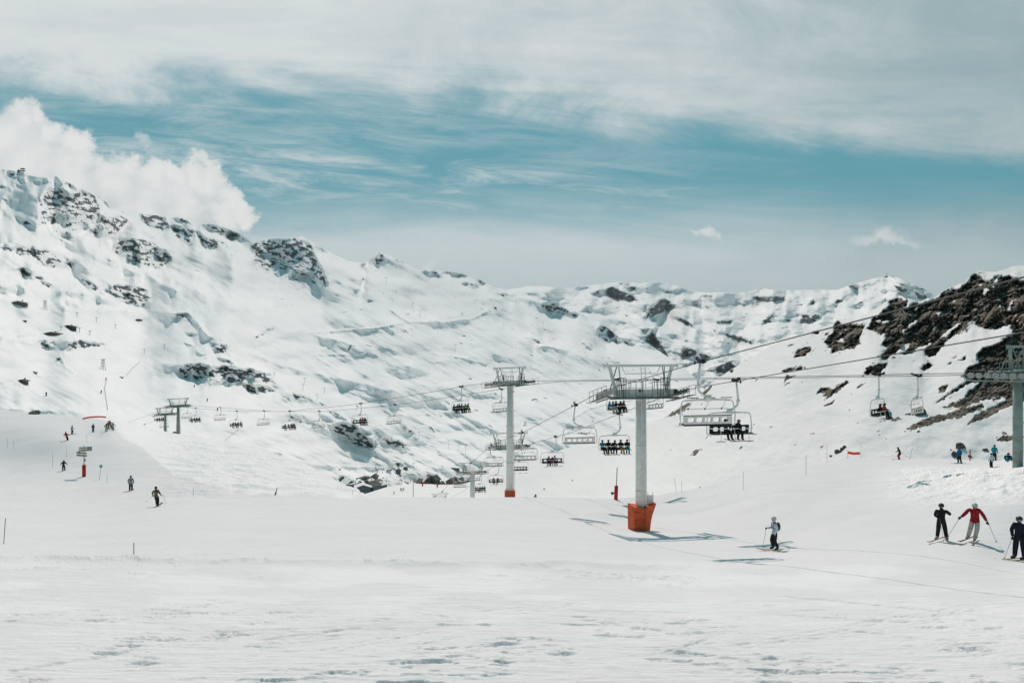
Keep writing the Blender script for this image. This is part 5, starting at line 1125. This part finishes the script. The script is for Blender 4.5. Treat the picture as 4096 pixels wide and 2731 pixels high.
# beyond the brow: only their upper halves show
p = pt(914, 1992, 86); person('stand', p + Vector((0, 0, -.35)), R(20), DGR, GRN, 'skier in dark grey jacket sunk behind the snow edge', group=gS)
p = pt(962, 2004, 90); person('ski', p + Vector((0, 0, -.55)), R(60), DGR, BLK, 'crouched skier with only head and back above the snow edge', group=gS)
p = pt(2139, 2010, 92); person('ski', p + Vector((0, 0, -.45)), R(40), BLUC, BLK, 'skier in bright blue showing above the snow edge right of the tall tower', group=gS)
for (x, y, j, l) in [(1576, 1976, BLK, 'lone dark skier on the run in front of the chalets'), (1603, 1962, DBL, 'left of three small skiers on the village run'), (1608, 1963, REDC, 'small skier in red, middle of three on the village run'), (1615, 1961, DGR, 'right of three small skiers on the village run')]:
    p = surf('rocky_hillside_terrain', x, y); person('glide', p, R(170), j, BLK, l, group='skiers on the village run', extras=False, ski=SKID)

# ---------------------------------------------------------------- signs, poles, banners
p = on(336, 1907); root = empty('trail_signpost', p, 0, 'trail signpost with red padded foot and four direction boards', 'signpost')
m = MB(); m.tube([(0, 0, 0), (0, 0, 4.45)], .06, 8); m.box((.06, .1, 2.4), (.16, .16, .3)); m.build('post', mat('sign_post_grey', (.22, .23, .25), .5), root)
m = MB(); m.tube([(0, 0, -.4), (0, 0, 1.72)], [.235, .245], 14); m.build('padding', RED, root, True)
def board(z, x0, x1, tilt, bm_, txt, blue, arrow):
    h = .30; t = math.tan(tilt); zz = lambda x: z + x * t
    m = MB(); sl = .05
    def quad(a, b, y0, y1, sa=0, sb=0): m.hexa([(a, y1, zz(a) - h / 2), (b, y1, zz(b) - h / 2), (b, y0, zz(b) - h / 2), (a, y0, zz(a) - h / 2), (a + sa, y1, zz(a) + h / 2), (b + sb, y1, zz(b) + h / 2), (b + sb, y0, zz(b) + h / 2), (a + sa, y0, zz(a) + h / 2)])
    quad(x0, x1, -.06, -.09)
    o = m.build('direction_board', bm_, root)
    if blue:
        m = MB(); w = (x1 - x0) * .36
        a, b = (x1 - w, x1) if blue > 0 else (x0, x0 + w)
        quad(a, b, -.092, -.098, sl, 0); m.build('blue_panel', BLUE, o)
    xt = (x0 + x1) / 2 - (blue or 0) * (x1 - x0) * .17
    text_mesh(o, txt, .22, (xt, -.100, zz(xt)), (R(90), -tilt, 0), INK)
    xa = x1 - .2 if arrow > 0 else x0 + .2
    m = MB(); m.mi = 0; zc = zz(xa); s_ = arrow
    v = [m.bm.verts.new((xa + s_ * q, -.102, zc + r_)) for q, r_ in ((.12, 0), (0, .09), (0, .035), (-.12, .035), (-.12, -.035), (0, -.035), (0, -.09))]; m.face(v)
    m.build('arrow', INKW if blue else INK, o)
board(4.15, -.72, 1.18, R(2.5), SIGNW, 'Plein Sud', 1, 1); board(3.82, -.72, 1.18, R(4), TAN, 'Les Menuires', 0, 1)
board(3.42, -1.02, .45, R(-4), SIGNW, 'Roc Noir', -1, -1); board(3.06, -1.02, .45, R(-4), TAN, 'Val Thorens', 0, -1)
p = on(396, 1915); root = empty('piste_marker', p, 0, 'round cyan piste marker disc on a thin leaning pole', 'piste marker')
m = MB(); m.tube([(0, 0, -.3), (.26, 0, 1.55)], .022, 6); m.build('post', POLEM, root)
m = MB(); m.tube([(.28, -.03, 1.75), (.28, -.05, 1.75)], .22, 20); o = m.build('disc', CYAN, root); text_mesh(o, '8', .28, (.28, -.06, 1.75), (R(90), 0, 0), INKW)
def marker(px, py, top, label, m_=POLEM, dx=0, r=.016, s=None, cat='marker pole'):
    p = s or on(px, py); h = (py - top) / F * p.y
    m = MB(); m.tube([(0, 0, -.2), (dx * .5, 0, h * .5), (dx, 0, h)], r, 6); o = m.build('marker_pole', m_); o.location = p; tag(o, label, cat, 'piste marker poles'); return o
for a in [(535, 2230, 2170, 'slim marker pole standing alone in the left foreground snow'), (14, 2166, 2072, 'slim marker pole at the left edge of the foreground', POLEM, .1), (210, 1871, 1812, 'marker pole just left of the dark navy skier'), (267, 1822, 1785, 'marker pole right above the dark navy skier'),
          (29, 1790, 1752, 'blue topped marker pole near the left edge', BLUE), (55, 1798, 1762, 'pale marker pole beside the blue topped one'), (428, 1933, 1895, 'marker pole to the right of the cyan disc marker'), (347, 1772, 1735, 'marker pole above the four direction boards'), (404, 1748, 1718, 'marker pole between the dark blue skier and the group of four'),
          (773, 1982, 1950, 'faint marker pole right of the tan camouflage'), (3224, 1900, 1820, 'tall marker pole on the rim right of the valley'), (3308, 1848, 1776, 'marker pole left of the small orange banner on the right'), (3391, 1832, 1798, 'short pole holding the left end of the orange banner'), (3444, 1832, 1772, 'pole at the right end of the small orange banner'),
          (3640, 1828, 1790, 'leaning pole right of the red trousers', POLEM, .35), (2973, 1959, 1886, 'marker pole between the padded tower and the right rim'), (2727, 1967, 1925, 'marker pole close right of the padded tower, right of two'), (2706, 1965, 1912, 'leaning marker pole close right of the padded tower', POLEM, -.25)]:
    marker(*a)
marker(3880, 1841, 1797, 'thick red pole between the blue jacket and the turquoise jacket', RED, .02, .06)
marker(1411, 1990, 1959, 'thin pole at the snow edge below the village, left of two', s=pt(1411, 1990, 84)); marker(1436, 1992, 1966, 'thin pole at the snow edge below the village, right of two', dx=.15, s=pt(1436, 1992, 84))
def padded_pole(px, py, label, red, hp_, h, lean, r=.2, s=None):
    p = s or on(px, py); root = empty('padded_pole', p, 0, label, 'padded pole')
    m = MB(); m.tube([(lean * hp_ / h, 0, hp_ - .1), (lean, 0, h)], .05, 7); m.build('post', mat('sign_post_grey', (.22, .23, .25), .5), root)
    m = MB(); m.tube([(0, 0, -.3), (lean * hp_ / h, 0, hp_)], r, 12); m.build('padding', red, root, True)
padded_pole(2463, 1996, 'grey pole in a leaning bright red pad left of the padded tower', RED, 1.5, 3.55, .16, .21)
padded_pole(1097, 1988, 'small leaning orange padded marker at the snow edge on the left', ORANGE, .62, 1.1, .32, .09, s=pt(1097, 1990, 76))
for (x, y, l) in [(1690, 1943, 'tiny red padded pole left of the large brown roof'), (1749, 1947, 'tiny red padded pole in front of the brown roofs')]: padded_pole(x, y, l, RED, 2.2, 3.2, .1, .4, s=surf('rocky_hillside_terrain', x, y))
def banner(pa, pb, h, label, n=14, sag=.1):
    m = MB(); a = Vector(pa); b = Vector(pb); prev = None
    for i in range(n + 1):
        t = i / n; q = a.lerp(b, t) - Vector((0, 0, sag * 4 * t * (1 - t) - .03 * math.sin(9 * t))) + Vector((0, .06 * math.sin(12 * t), 0))
        r_ = [m.bm.verts.new(q), m.bm.verts.new(q + Vector((0, 0, h)))]
        if prev: m.face([prev[0], r_[0], r_[1], prev[1]])
        prev = r_
    for v in [v for v in m.bm.verts]: pass
    g = bmesh.ops.solidify(m.bm, geom=list(m.bm.faces), thickness=.02)
    o = m.build('safety_banner', BANNER); return tag(o, label, 'banner', 'orange safety banners')
a = on(3391, 1830); b = on(3440, 1829); banner((a.x, a.y, a.z + .50), (b.x, b.y, b.z + .38), .36, 'short orange safety banner strung between poles on the right rim', sag=.03)
a = on(330, 1681); b = on(425, 1675); banner((a.x, a.y, a.z + .15), (b.x, b.y, b.z + .2), .38, 'long orange safety banner across the upper left piste', sag=-.35)

# ---------------------------------------------------------------- boulders and bare rocks
ROCKM = None
def rock_mat():
    m = bpy.data.materials.new('bare_rock'); m.use_nodes = True; N = NT(m.node_tree); tc = N.n('ShaderNodeTexCoord'); n = N.noise(tc.outputs['Object'], 2.5, 8, .65); b = m.node_tree.nodes['Principled BSDF']; b.inputs['Roughness'].default_value = .9
    m.node_tree.links.new(N.mix(N.step(n, .35, .65), (.045, .042, .036), (.19, .175, .15)), b.inputs['Base Color']); return m
ROCKM = rock_mat()
def boulder(p, w, d, h, seed, label, sunk=.35):
    me = bpy.data.meshes.new('boulder'); b = bmesh.new(); bmesh.ops.create_icosphere(b, subdivisions=4, radius=1)
    for v in b.verts:
        c = v.co.copy(); k = 1 + .34 * float(fbm(c.x * 1.3 + c.z, c.y * 1.3 + seed * 3.1, 4, seed)) - .12 * abs(float(perlin(c.x * 2.6 + c.z * 2, c.z * 2.6, seed + 3)))
        q = Vector((round(c.x * 3.2) / 3.2, round(c.y * 3.2) / 3.2, round(c.z * 3.2) / 3.2)); c = c.lerp(q, .45) * k
        v.co = Vector((c.x * w / 2, c.y * d / 2, c.z * h / 2))
    b.to_mesh(me); b.free(); me.materials.append(ROCKM); o = bpy.data.objects.new('boulder', me); col.objects.link(o); o.location = p + Vector((0, 0, h * .5 - h * sunk)); o.rotation_euler = (0, R(-18), R(seed * 40)); return tag(o, label, 'rock', 'bare boulders on the snow slopes')
hs = 'rocky_hillside_terrain'
for (x, y, wp, hp2, l, sname) in [(3683, 1655, 46, 32, 'grey brown boulder below the empty chair nearest the right edge', hs), (3842, 1790, 30, 26, 'upright boulder right above the bright blue jacket', hs), (3818, 1822, 26, 20, 'cracked rock left of the bright blue skier', hs), (3942, 1800, 24, 9, 'flat reddish rock left of the turquoise jacket', hs),
                              (3880, 1826, 14, 8, 'small rock beside the thick red pole', hs), (3350, 1808, 24, 14, 'lowest of three rocks in a row left of the right banner', hs), (3368, 1797, 16, 11, 'middle of three rocks in a row left of the right banner', hs), (3378, 1788, 13, 9, 'highest of three rocks in a row left of the right banner', hs), (3323, 1824, 10, 6, 'tiny rock at the foot of the row of three', hs),
                              (2452, 1974, 17, 8, 'low dark rock left of the leaning red pad', hs), (2177, 1956, 7, 5, 'pebble like rock right of the tall orange footed tower', hs), (2289, 1921, 6, 4, 'tiny rock on the white slope below the riders', hs), (138, 1655, 44, 16, 'rock outcrop on the upper left snow ridge', None), (698, 1733, 20, 9, 'dark rock between the twin tower feet', None)]:
    p = surf(sname, x, y) if sname else on(x, y) if x < 400 else pt(x, y, 196); k = p.y / F
    boulder(p, wp * k, wp * k * .9, hp2 * k * 1.3, int(x) % 17, l, .4)

# ---------------------------------------------------------------- buildings
WALLD = mat('dark_timber_wall', (0.055, 0.062, 0.06), .8, 0, .25, .4); WALLB = mat('brown_timber_wall', (0.13, 0.10, 0.075), .8, 0, .25, .4); WALLC = mat('stone_beige_wall', (0.30, 0.26, 0.21), .8, 0, .2, .3); WALLS = mat('slate_blue_wall', (0.075, 0.11, 0.12), .7, 0, .25, .3)
ROOFS = mat('snow_covered_roof', (0.84, 0.85, 0.84), .9, 0, .04, .3); ROOFD = mat('bare_slate_roof', (0.085, 0.10, 0.098), .8, 0, .3, .4); ROOFB = mat('bare_brown_roof', (0.16, 0.145, 0.12), .8, 0, .3, .4); WIN = mat('window_glass', (0.03, 0.04, 0.045), .2, spec=.6)
def building(p, w, d, h, rot, wall, roof, label, rh=.35, shed=0, wins=4, chim=True, cat='chalet', group='chalets of the village', sink=2.0, name='chalet'):
    root = empty(name, p, R(rot), label, cat, group)
    m = MB(); m.box((0, 0, h / 2 - sink / 2), (w, d, h + sink)); r = w * rh
    if not shed: m.hexa([(-w / 2, -d / 2, h), (w / 2, -d / 2, h), (w / 2, d / 2, h), (-w / 2, d / 2, h), (-.02, -d / 2, h + r), (.02, -d / 2, h + r), (.02, d / 2, h + r), (-.02, d / 2, h + r)])
    m.build('wall', wall, root)
    ov = .08 * w + .3; t = .45; m = MB()
    if shed:
        a = shed * r * .5; m.hexa([(-w / 2 - ov, -d / 2 - ov, h + .01 - a), (w / 2 + ov, -d / 2 - ov, h + .01 + a), (w / 2 + ov, d / 2 + ov, h + .01 + a), (-w / 2 - ov, d / 2 + ov, h + .01 - a), (-w / 2 - ov, -d / 2 - ov, h + t - a), (w / 2 + ov, -d / 2 - ov, h + t + a), (w / 2 + ov, d / 2 + ov, h + t + a), (-w / 2 - ov, d / 2 + ov, h + t - a)])
    else:
        for sx in (-1, 1):
            k = r / (w / 2); e = w / 2 + ov; z0 = h - k * ov
            m.hexa([(0, -d / 2 - ov, h + r + .01), (sx * e, -d / 2 - ov, z0 + .01), (sx * e, d / 2 + ov, z0 + .01), (0, d / 2 + ov, h + r + .01), (0, -d / 2 - ov, h + r + t), (sx * e, -d / 2 - ov, z0 + t), (sx * e, d / 2 + ov, z0 + t), (0, d / 2 + ov, h + r + t)])
    rf = m.build('roof', roof, root)
    if chim:
        m = MB(); m.box((w * .18, d * .1, h + r * .7 + .6), (.7, .7, 1.6)); m.build('chimney', WALLC, rf)
    for k in range(wins):
        m = MB(); x = -w / 2 + w * (k + .5) / wins; m.box((x, -d / 2 - .02, h * .55), (w / wins * .42, .08, h * .28)); m.build('window', WIN, root)
    return root
mt = 'mountain_terrain'
def vb(px, py, wpx, hpx, **kw):
    s_ = kw.pop('s', mt); p = surf(s_, px, py); D = kw.pop('D', None)
    if D: p = pt(px, py, D)
    k = p.y / F; return building(p, wpx * k, wpx * k * kw.pop('dr', .8), hpx * k, kw.pop('rot', 10), kw.pop('wall', WALLD), kw.pop('roof', ROOFS), kw.pop('label'), **kw)
vb(1392, 1948, 42, 16, rot=38, label='chalet with dark gable at the left end of the village', D=650, dr=1.3)
vb(1370, 1928, 22, 13, rot=30, roof=ROOFD, label='small dark roofed chalet at the far left of the village', D=660)
vb(1415, 1952, 30, 18, rot=-20, wall=WALLC, label='pale fronted chalet beside the dark gable', D=640, shed=1, rh=.2)
vb(1452, 1978, 58, 34, rot=14, wall=WALLS, label='large slate blue building at the lowest corner of the village', D=620, rh=.16, dr=.7, wins=6)
vb(1487, 1966, 54, 29, rot=-30, wall=WALLS, roof=ROOFD, label='slate blue building right of the lowest corner', D=630, rh=.25, wins=5)
vb(1437, 1945, 44, 13, rot=18, label='snow roofed chalet in the middle of the left cluster', D=655, rh=.3)
vb(1478, 1942, 40, 16, rot=-14, label='snow roofed chalet right of the cluster middle', D=660, rh=.25)
vb(1520, 1950, 44, 16, rot=-34, label='snow roofed chalet at the right end of the left cluster', D=650, rh=.2, wall=WALLD)
vb(1462, 1930, 62, 16, rot=12, wall=WALLS, roof=ROOFD, label='long dark slate roofed block behind the left cluster', D=690, rh=.12, dr=.4, wins=7)
vb(1500, 1934, 24, 31, rot=5, wall=WALLC, roof=ROOFD, label='beige stone tower block rising over the left cluster', D=695, rh=.3, wins=3)
vb(1526, 1936, 32, 18, rot=-12, wall=WALLC, label='beige stone house beside the tower block', D=690, rh=.2)
for (x, y, w_, h_, r_, wl, rf, l) in [(1684, 1936, 30, 9, 40, WALLB, ROOFB, 'brown roofed chalet at the left of the right cluster'), (1702, 1930, 32, 11, 40, WALLB, ROOFS, 'snow roofed chalet second in the right cluster'), (1718, 1925, 28, 13, 35, WALLD, ROOFB, 'tall brown chalet in the right cluster'), (1738, 1930, 34, 15, -30, WALLD, ROOFD, 'dark chalet right of the tall brown one'),
                                      (1712, 1944, 50, 9, -12, WALLB, ROOFB, 'long low brown roof in front of the right cluster'), (1752, 1948, 26, 8, -25, WALLD, ROOFD, 'low dark roof at the front right of the cluster'), (1770, 1944, 26, 8, 20, WALLB, ROOFB, 'small brown gable between the clusters'), (1812, 1938, 44, 14, -28, WALLB, ROOFB, 'largest brown gabled chalet right of the clusters'), (1838, 1934, 40, 10, -30, WALLD, ROOFD, 'dark roofed chalet behind the largest gable'), (1880, 1922, 36, 7, 15, WALLD, ROOFS, 'snow roofed chalet beside the thick tower pole')]:
    vb(x, y, w_, h_, rot=r_, wall=wl, roof=rf, label=l, D=700, rh=.42 if w_ < 40 else .3)
gl = 'buildings of the lift stations'
vb(1588, 1856, 20, 7, rot=8, label='flat snow topped station building above the village', shed=1, rh=.1, cat='building', group=gl, chim=False, name='station_building'); vb(1622, 1878, 14, 8, rot=-15, wall=WALLS, roof=ROOFD, label='small grey lift station hut right of the barrel roof', rh=.2, cat='building', group=gl, chim=False, name='station_building')
vb(1593, 1894, 18, 14, rot=0, wall=WALLS, roof=ROOFD, label='barrel roofed lift station with glass front', rh=.25, cat='building', group=gl, chim=False, name='station_building', wins=4); vb(1556, 1889, 17, 8, rot=4, wall=ROOFS, roof=ROOFD, label='open framed station shelter left of the barrel roof', rh=.1, shed=1, cat='building', group=gl, chim=False, name='station_building')
vb(1820, 1876, 36, 8, rot=6, wall=WALLS, roof=ROOFS, label='wide snow roofed station left of the thick tower head', rh=.1, shed=-1, cat='building', group=gl, chim=False, name='station_building')
gh = 'mountain huts on the left slopes'
for (x, y, w_, h_, wl, rf, l) in [(80, 1219, 44, 9, WALLB, ROOFS, 'long brown mountain hut near the left edge'), (278, 1316, 42, 9, WALLD, ROOFB, 'dark mountain restaurant with wide roof'), (212, 1340, 50, 5, WALLB, ROOFB, 'low terrace hut below the mountain restaurant'), (92, 1532, 32, 9, WALLB, ROOFB, 'brown hut with snow heap near the left edge'),
                              (556, 1283, 20, 4, WALLB, ROOFB, 'small flat hut on the upper plateau'), (235, 1439, 11, 4, WALLB, ROOFB, 'tiny orange brown cabin on the left slope'), (140, 1492, 13, 4, WALLS, ROOFS, 'tiny grey cabin above the brown hut'), (485, 1512, 12, 4, WALLD, ROOFS, 'tiny cabin at the top of the groomed slope'), (98, 1288, 12, 4, WALLD, ROOFB, 'tiny dark cabin below the long brown hut'), (1980, 1234, 13, 4, WALLB, ROOFS, 'tiny hut with a bright roof on the central mountain')]:
    vb(x, y, w_, h_, rot=6 if w_ > 30 else -8, wall=wl, roof=rf, label=l, cat='hut', group=gh, rh=.12, name='mountain_hut', chim=w_ > 30, wins=5 if w_ > 30 else 2, dr=.5)
# summit stations
p = surf(mt, 87, 690); k = p.y / F; root = empty('summit_station', p, 0, 'cable car station on stilts on the left summit', 'building', gl)
m = MB(); m.box((-14 * k, 0, 5 * k), (3 * k, 6 * k, 12 * k)); m.box((0, 0, 6 * k), (26 * k, 8 * k, 2.5 * k)); m.build('wall', WALLD, root)
m = MB(); m.box((4 * k, 0, 14.5 * k), (13 * k, 10 * k, 3 * k)); m.build('roof', ROOFD, root)
m = MB()
for x in (-8, 0, 8): m.beam((x * k, 0, -4 * k), (x * k * .7, 0, 14 * k), 1.2 * k)
m.build('stilts', WALLD, root)
p = surf('far_range_terrain', 3547, 1108); k = p.y / F; root = empty('summit_mast', p, 0, 'thin antenna mast with small huts on the far right summit', 'mast')
m = MB(); m.beam((0, 0, 0), (0, 0, 19 * k), .9 * k); m.build('mast', WALLD, root)
m = MB(); m.box((-2 * k, 0, 1 * k), (12 * k, 6 * k, 4 * k)); m.box((22 * k, 0, 0 * k), (9 * k, 6 * k, 5 * k)); m.build('hut', WALLD, root)

# ---------------------------------------------------------------- far lift pylons
PYM = mat('far_pylon_steel', (0.12, 0.15, 0.15), .6)
def pylon(px, yb_, yt, label, aframe=False, s=mt, wk=.5):
    p = surf(s, px, yb_); h = (yb_ - yt) / F * p.y; root = empty('lift_pylon', p, 0, label, 'lift pylon', 'distant lift pylons'); t = max(.22, .55 * p.y / F)
    m = MB()
    if aframe:
        for a, b in ((-1, -1), (1, -1), (1, 1), (-1, 1)): m.beam((a * h * .17, b * h * .15, -1), (a * h * .06, b * h * .06, h), t)
        for z in (.35, .65): m.beam((-h * (.17 - .11 * z), 0, h * z), (h * (.17 - .11 * z), 0, h * z), t * .7)
    else: m.beam((0, 0, -1), (0, 0, h), t * 1.2)
    m.build('mast', PYM, root)
    m = MB(); w = h * wk; m.beam((-w / 2, 0, h), (w / 2, 0, h), t * 1.4)
    for sx in (-1, 1): m.box((sx * w / 2, 0, h - t * .3), (t * 1.6, t * 5, t * 1.8))
    m.build('crossarm', PYM, root)
pylon(180, 1238, 1203, 'four legged pylon right of the long brown hut', True, wk=.4); pylon(412, 1478, 1437, 'tall four legged pylon in the middle of the left slopes', True, wk=.35); pylon(527, 1150, 1104, 'pylon standing on the dark cliff of the left massif', True, wk=.4)
for i, (x, a, b, l) in enumerate([(308, 1268, 1251, 'first pylon right of the four legged pylon'), (386, 1289, 1271, 'second pylon right of the four legged pylon'), (462, 1317, 1298, 'third pylon right of the four legged pylon'), (318, 1330, 1312, 'pylon just right of the mountain restaurant'), (359, 1341, 1323, 'second pylon right of the mountain restaurant'), (657, 1399, 1377, 'pylon on the convex slope left of centre'), (577, 1414, 1397, 'pylon left of the convex slope pylon'),
                                  (110, 1236, 1218, 'pylon touching the long brown hut'), (244, 1322, 1307, 'pylon left of the mountain restaurant'), (1544, 1137, 1112, 'pylon below the pointed centre peak'), (1585, 1177, 1163, 'small pylon below the centre peak pylon'), (1650, 1229, 1211, 'pylon third down from the centre peak'), (1680, 1272, 1241, 'tall pylon at the bend of the groomed track'), (1750, 1333, 1309, 'pylon in the open bowl below the track bend'), (1821, 1408, 1378, 'pylon above the tall orange footed tower, left'), (1879, 1453, 1431, 'pylon nearest the head of the tall tower'), (2009, 1258, 1238, 'pylon right of the tiny bright roofed hut'),
                                  (1097, 1508, 1490, 'pylon near the dark rocks right of the convex slope'), (1219, 1532, 1511, 'second pylon near the dark rocks'), (1212, 1556, 1538, 'pylon just under the second dark rocks pylon'), (1298, 1573, 1550, 'pylon above the loaded chair in front of the rock'), (1268, 1597, 1577, 'pylon between two rock streaks'), (1427, 1638, 1616, 'pylon just above the rope left of the three riders'), (1676, 1750, 1727, 'pylon left of the middle of the sagging rope'),
                                  (1794, 1795, 1762, 'taller pylon of the pair above the village lifts'), (1836, 1799, 1781, 'short pylon right of the pair above the village'), (1862, 1811, 1776, 'rightmost pylon above the village lifts'), (1409, 1701, 1686, 'small pylon beside the long dark rock'), (1655, 1870, 1852, 'pylon above the station buildings'), (1770, 1878, 1862, 'thin pylon left of the wide station')]): pylon(x, a, b, l)
# the two village lift towers with their tiny chairs
for (x, yb_, yt, l, s_) in [(1653, 1990, 1922, 'grey green village tower standing at the snow edge', hs), (1641, 1945, 1896, 'village tower with wide head above the right cluster', mt), (1596, 1935, 1906, 'slim village tower in front of the barrel roof', mt)]:
    pylon(x, yb_, yt, l, False, s_ if s_ == mt else hs, wk=.33)
gT = 'tiny chairs of the village lifts'
def tiny_chair(px, py, D, n, i):
    p = pt(px, py, D); k = D / F
    m = MB(); m.box((0, 0, 0), (13 * k, .5, 1.3 * k)); m.box((0, 0, 5 * k), (13 * k, .12, .6 * k)); m.beam((-6 * k, 0, 0), (-6 * k, 0, 5 * k), .12); m.beam((6 * k, 0, 0), (6 * k, 0, 5 * k), .12); m.beam((0, 0, 5 * k), (0, 0, 9 * k), .14)
    o = m.build('chairlift_chair', GREY if n else WHITE2); o.location = p; tag(o, 'tiny chair with dark riders on the right side of the village lift' if n else 'tiny pale empty chair on the left side of the village lift', 'chairlift chair', gT if n else gT + ', empty side')
    for q in range(n):
        cn = ['black', 'dark green', 'red', 'navy'][(q + i) % 4]; lv = ['lowest', 'second lowest', 'third lowest', 'fourth lowest'][i] if i < 4 else 'far left'
        a = person('seated', p + Vector(((q - (n - 1) / 2) * 3.2 * k, -.3, .3)), 0, [BLK, DGR, REDC, NVY][(q + i) % 4], BLK, 'tiny rider in %s on the %s occupied village chair' % (cn, lv), group='tiny %s riders of the %s village chair' % (cn, lv), extras=False, skis=False, scale=.9)
for i, (x, y, n) in enumerate([(1676, 1983, 4), (1671, 1952, 3), (1667, 1936, 3), (1659, 1928, 2), (1638, 1988, 0), (1640, 1975, 0), (1642, 1964, 0), (1632, 1928, 0), (1629, 1922, 0), (1630, 1911, 0), (1602, 1903, 2), (1602, 1910, 0), (1605, 1921, 2), (1604, 1927, 0), (1605, 1932, 0)]): tiny_chair(x, y, 640 if y > 1940 else 660, n, i)

# string of small orange stakes above the village, the netting and the far crowd
def stake_line(pts, label, D0=None, n=26, c=BANNER):
    m = MB(); P_ = [surf(mt, x, y) for x, y in pts]; L = [0]
    for a_, b_ in zip(pts[:-1], pts[1:]): L.append(L[-1] + math.hypot(b_[0] - a_[0], b_[1] - a_[1]))
    root = P_[0].copy(); prev = None
    for i in range(n):
        t = L[-1] * i / (n - 1); x = np.interp(t, L, [q[0] for q in pts]); y = np.interp(t, L, [q[1] for q in pts]); p_ = surf(mt, x, y) - root
        m.beam(p_ - Vector((0, 0, .5)), p_ + Vector((0, 0, 1.3)), .16)
        if prev is not None: m.beam(prev + Vector((0, 0, .9)), p_ + Vector((0, 0, .9)), .07)
        prev = p_
    o = m.build('safety_fence', c); o.location = root; tag(o, label, 'fence', 'roped safety fences')
stake_line([(1560, 1945), (1600, 1930), (1650, 1915), (1700, 1902), (1760, 1894), (1850, 1888)], 'roped line of orange stakes curving above the right chalets', n=34)
stake_line([(1540, 1958), (1580, 1944), (1610, 1935)], 'roped line of orange stakes right of the left chalets', n=14)
stake_line([(425, 1521), (418, 1560), (424, 1600), (430, 1640)], 'dark fence running down the groomed left slope', n=22, c=ROPE)
stake_line([(560, 1450), (530, 1475), (505, 1505)], 'thin fence below the tiny cabin on the left', n=10, c=ROPE)
stake_line([(900, 1765), (930, 1740), (956, 1720), (945, 1705)], 'pinkish safety rope curving beyond the near ridge', n=12, c=mat('faded_pink_rope', (.55, .45, .43)))
stake_line([(1545, 1877), (1585, 1877)], 'orange safety fence left of the barrel roof', n=12)
random.seed(11)
cj = [REDC, BLK, DBL, DGR, ORC, GRY]
npl = 0
for i in range(74):
    x = random.gauss(1590, 70) if i < 50 else random.uniform(1500, 1880); y = random.uniform(1862, 1930) if x > 1545 else random.uniform(1870, 1905)
    if y > 1945 - max(0, (x - 1600) * .12): continue
    p = surf(mt, x, y); j = cj[i % 6]
    nm = {0: 'red', 1: 'black', 2: 'blue', 3: 'dark green', 4: 'orange', 5: 'grey'}[i % 6]
    where = 'above the left chalets' if x < 1535 else 'by the station buildings' if x < 1625 and y < 1897 else 'below the barrel roof' if x < 1625 else 'right of the barrel roof' if x < 1700 else 'above the right chalets'
    person('stand', p, random.uniform(0, 6), j, BLK, 'tiny skier in ' + nm + ' on the village piste ' + where, group='tiny skiers in ' + nm + ' ' + where, extras=False, skis=False); npl += 1
for (x, y, j, l) in [(777, 1550, REDC, 'tiny red figure on the bright slope below the cliff'), (829, 1606, REDC, 'tiny red figure above the ropes right of the twin towers'), (870, 1643, REDC, 'tiny red figure just under the rope left part'), (405, 1575, ORC, 'small red figure by the slope fence'), (1365, 1878, ORC, 'small orange figure near the rescue vehicle'), (1420, 1812, BLK, 'tiny dark figure left of the rescue vehicle'), (185, 1585, BLK, 'tiny dark figure on the far left slope'), (424, 1523, ORC, 'tiny red figure at the head of the slope fence')]:
    p = surf(mt, x, y); person('stand', p, 0, j, j, l, group='tiny far skiers', extras=False, skis=False, scale=1.6 if y < 1700 else 1)
for (x, y, w_, l) in [(1353, 1878, 20, 'colourful inflatable gear pile left of the village'), ]:
    p = surf(mt, x, y); k = p.y / F; root = empty('gear_pile', p, 0, l, 'equipment')
    m = MB(); m.ell((-5 * k, 0, 2 * k), (5 * k, 3 * k, 3 * k)); m.build('tarp', ORANGE, root, True); m = MB(); m.ell((4 * k, 0, 0), (6 * k, 3 * k, 3 * k)); m.build('tarp', DGR, root, True)
print('people', PCOUNT)

# ---------------------------------------------------------------- haze
def build_haze():
    bm = bmesh.new(); bmesh.ops.create_cube(bm, size=1)
    for v in bm.verts: v.co = Vector((v.co.x * 50000, v.co.y * 50000 + 6000, v.co.z * 1900 + 529))
    me = bpy.data.meshes.new('haze'); bm.to_mesh(me); bm.free()
    m = bpy.data.materials.new('haze_air'); m.use_nodes = True; t = m.node_tree; t.nodes.clear()
    o = t.nodes.new('ShaderNodeOutputMaterial'); v = t.nodes.new('ShaderNodeVolumePrincipled')
    v.inputs['Color'].default_value = (0.80, 0.92, 0.96, 1); v.inputs['Density'].default_value = HAZE; v.inputs['Anisotropy'].default_value = 0.2
    t.links.new(v.outputs[0], o.inputs['Volume']); me.materials.append(m)
    ob = bpy.data.objects.new('haze', me); col.objects.link(ob); ob['kind'] = 'stuff'; ob['label'] = 'thin pale blue haze over the whole valley'; ob['category'] = 'haze'
HAZE = 2.2e-5
build_haze()
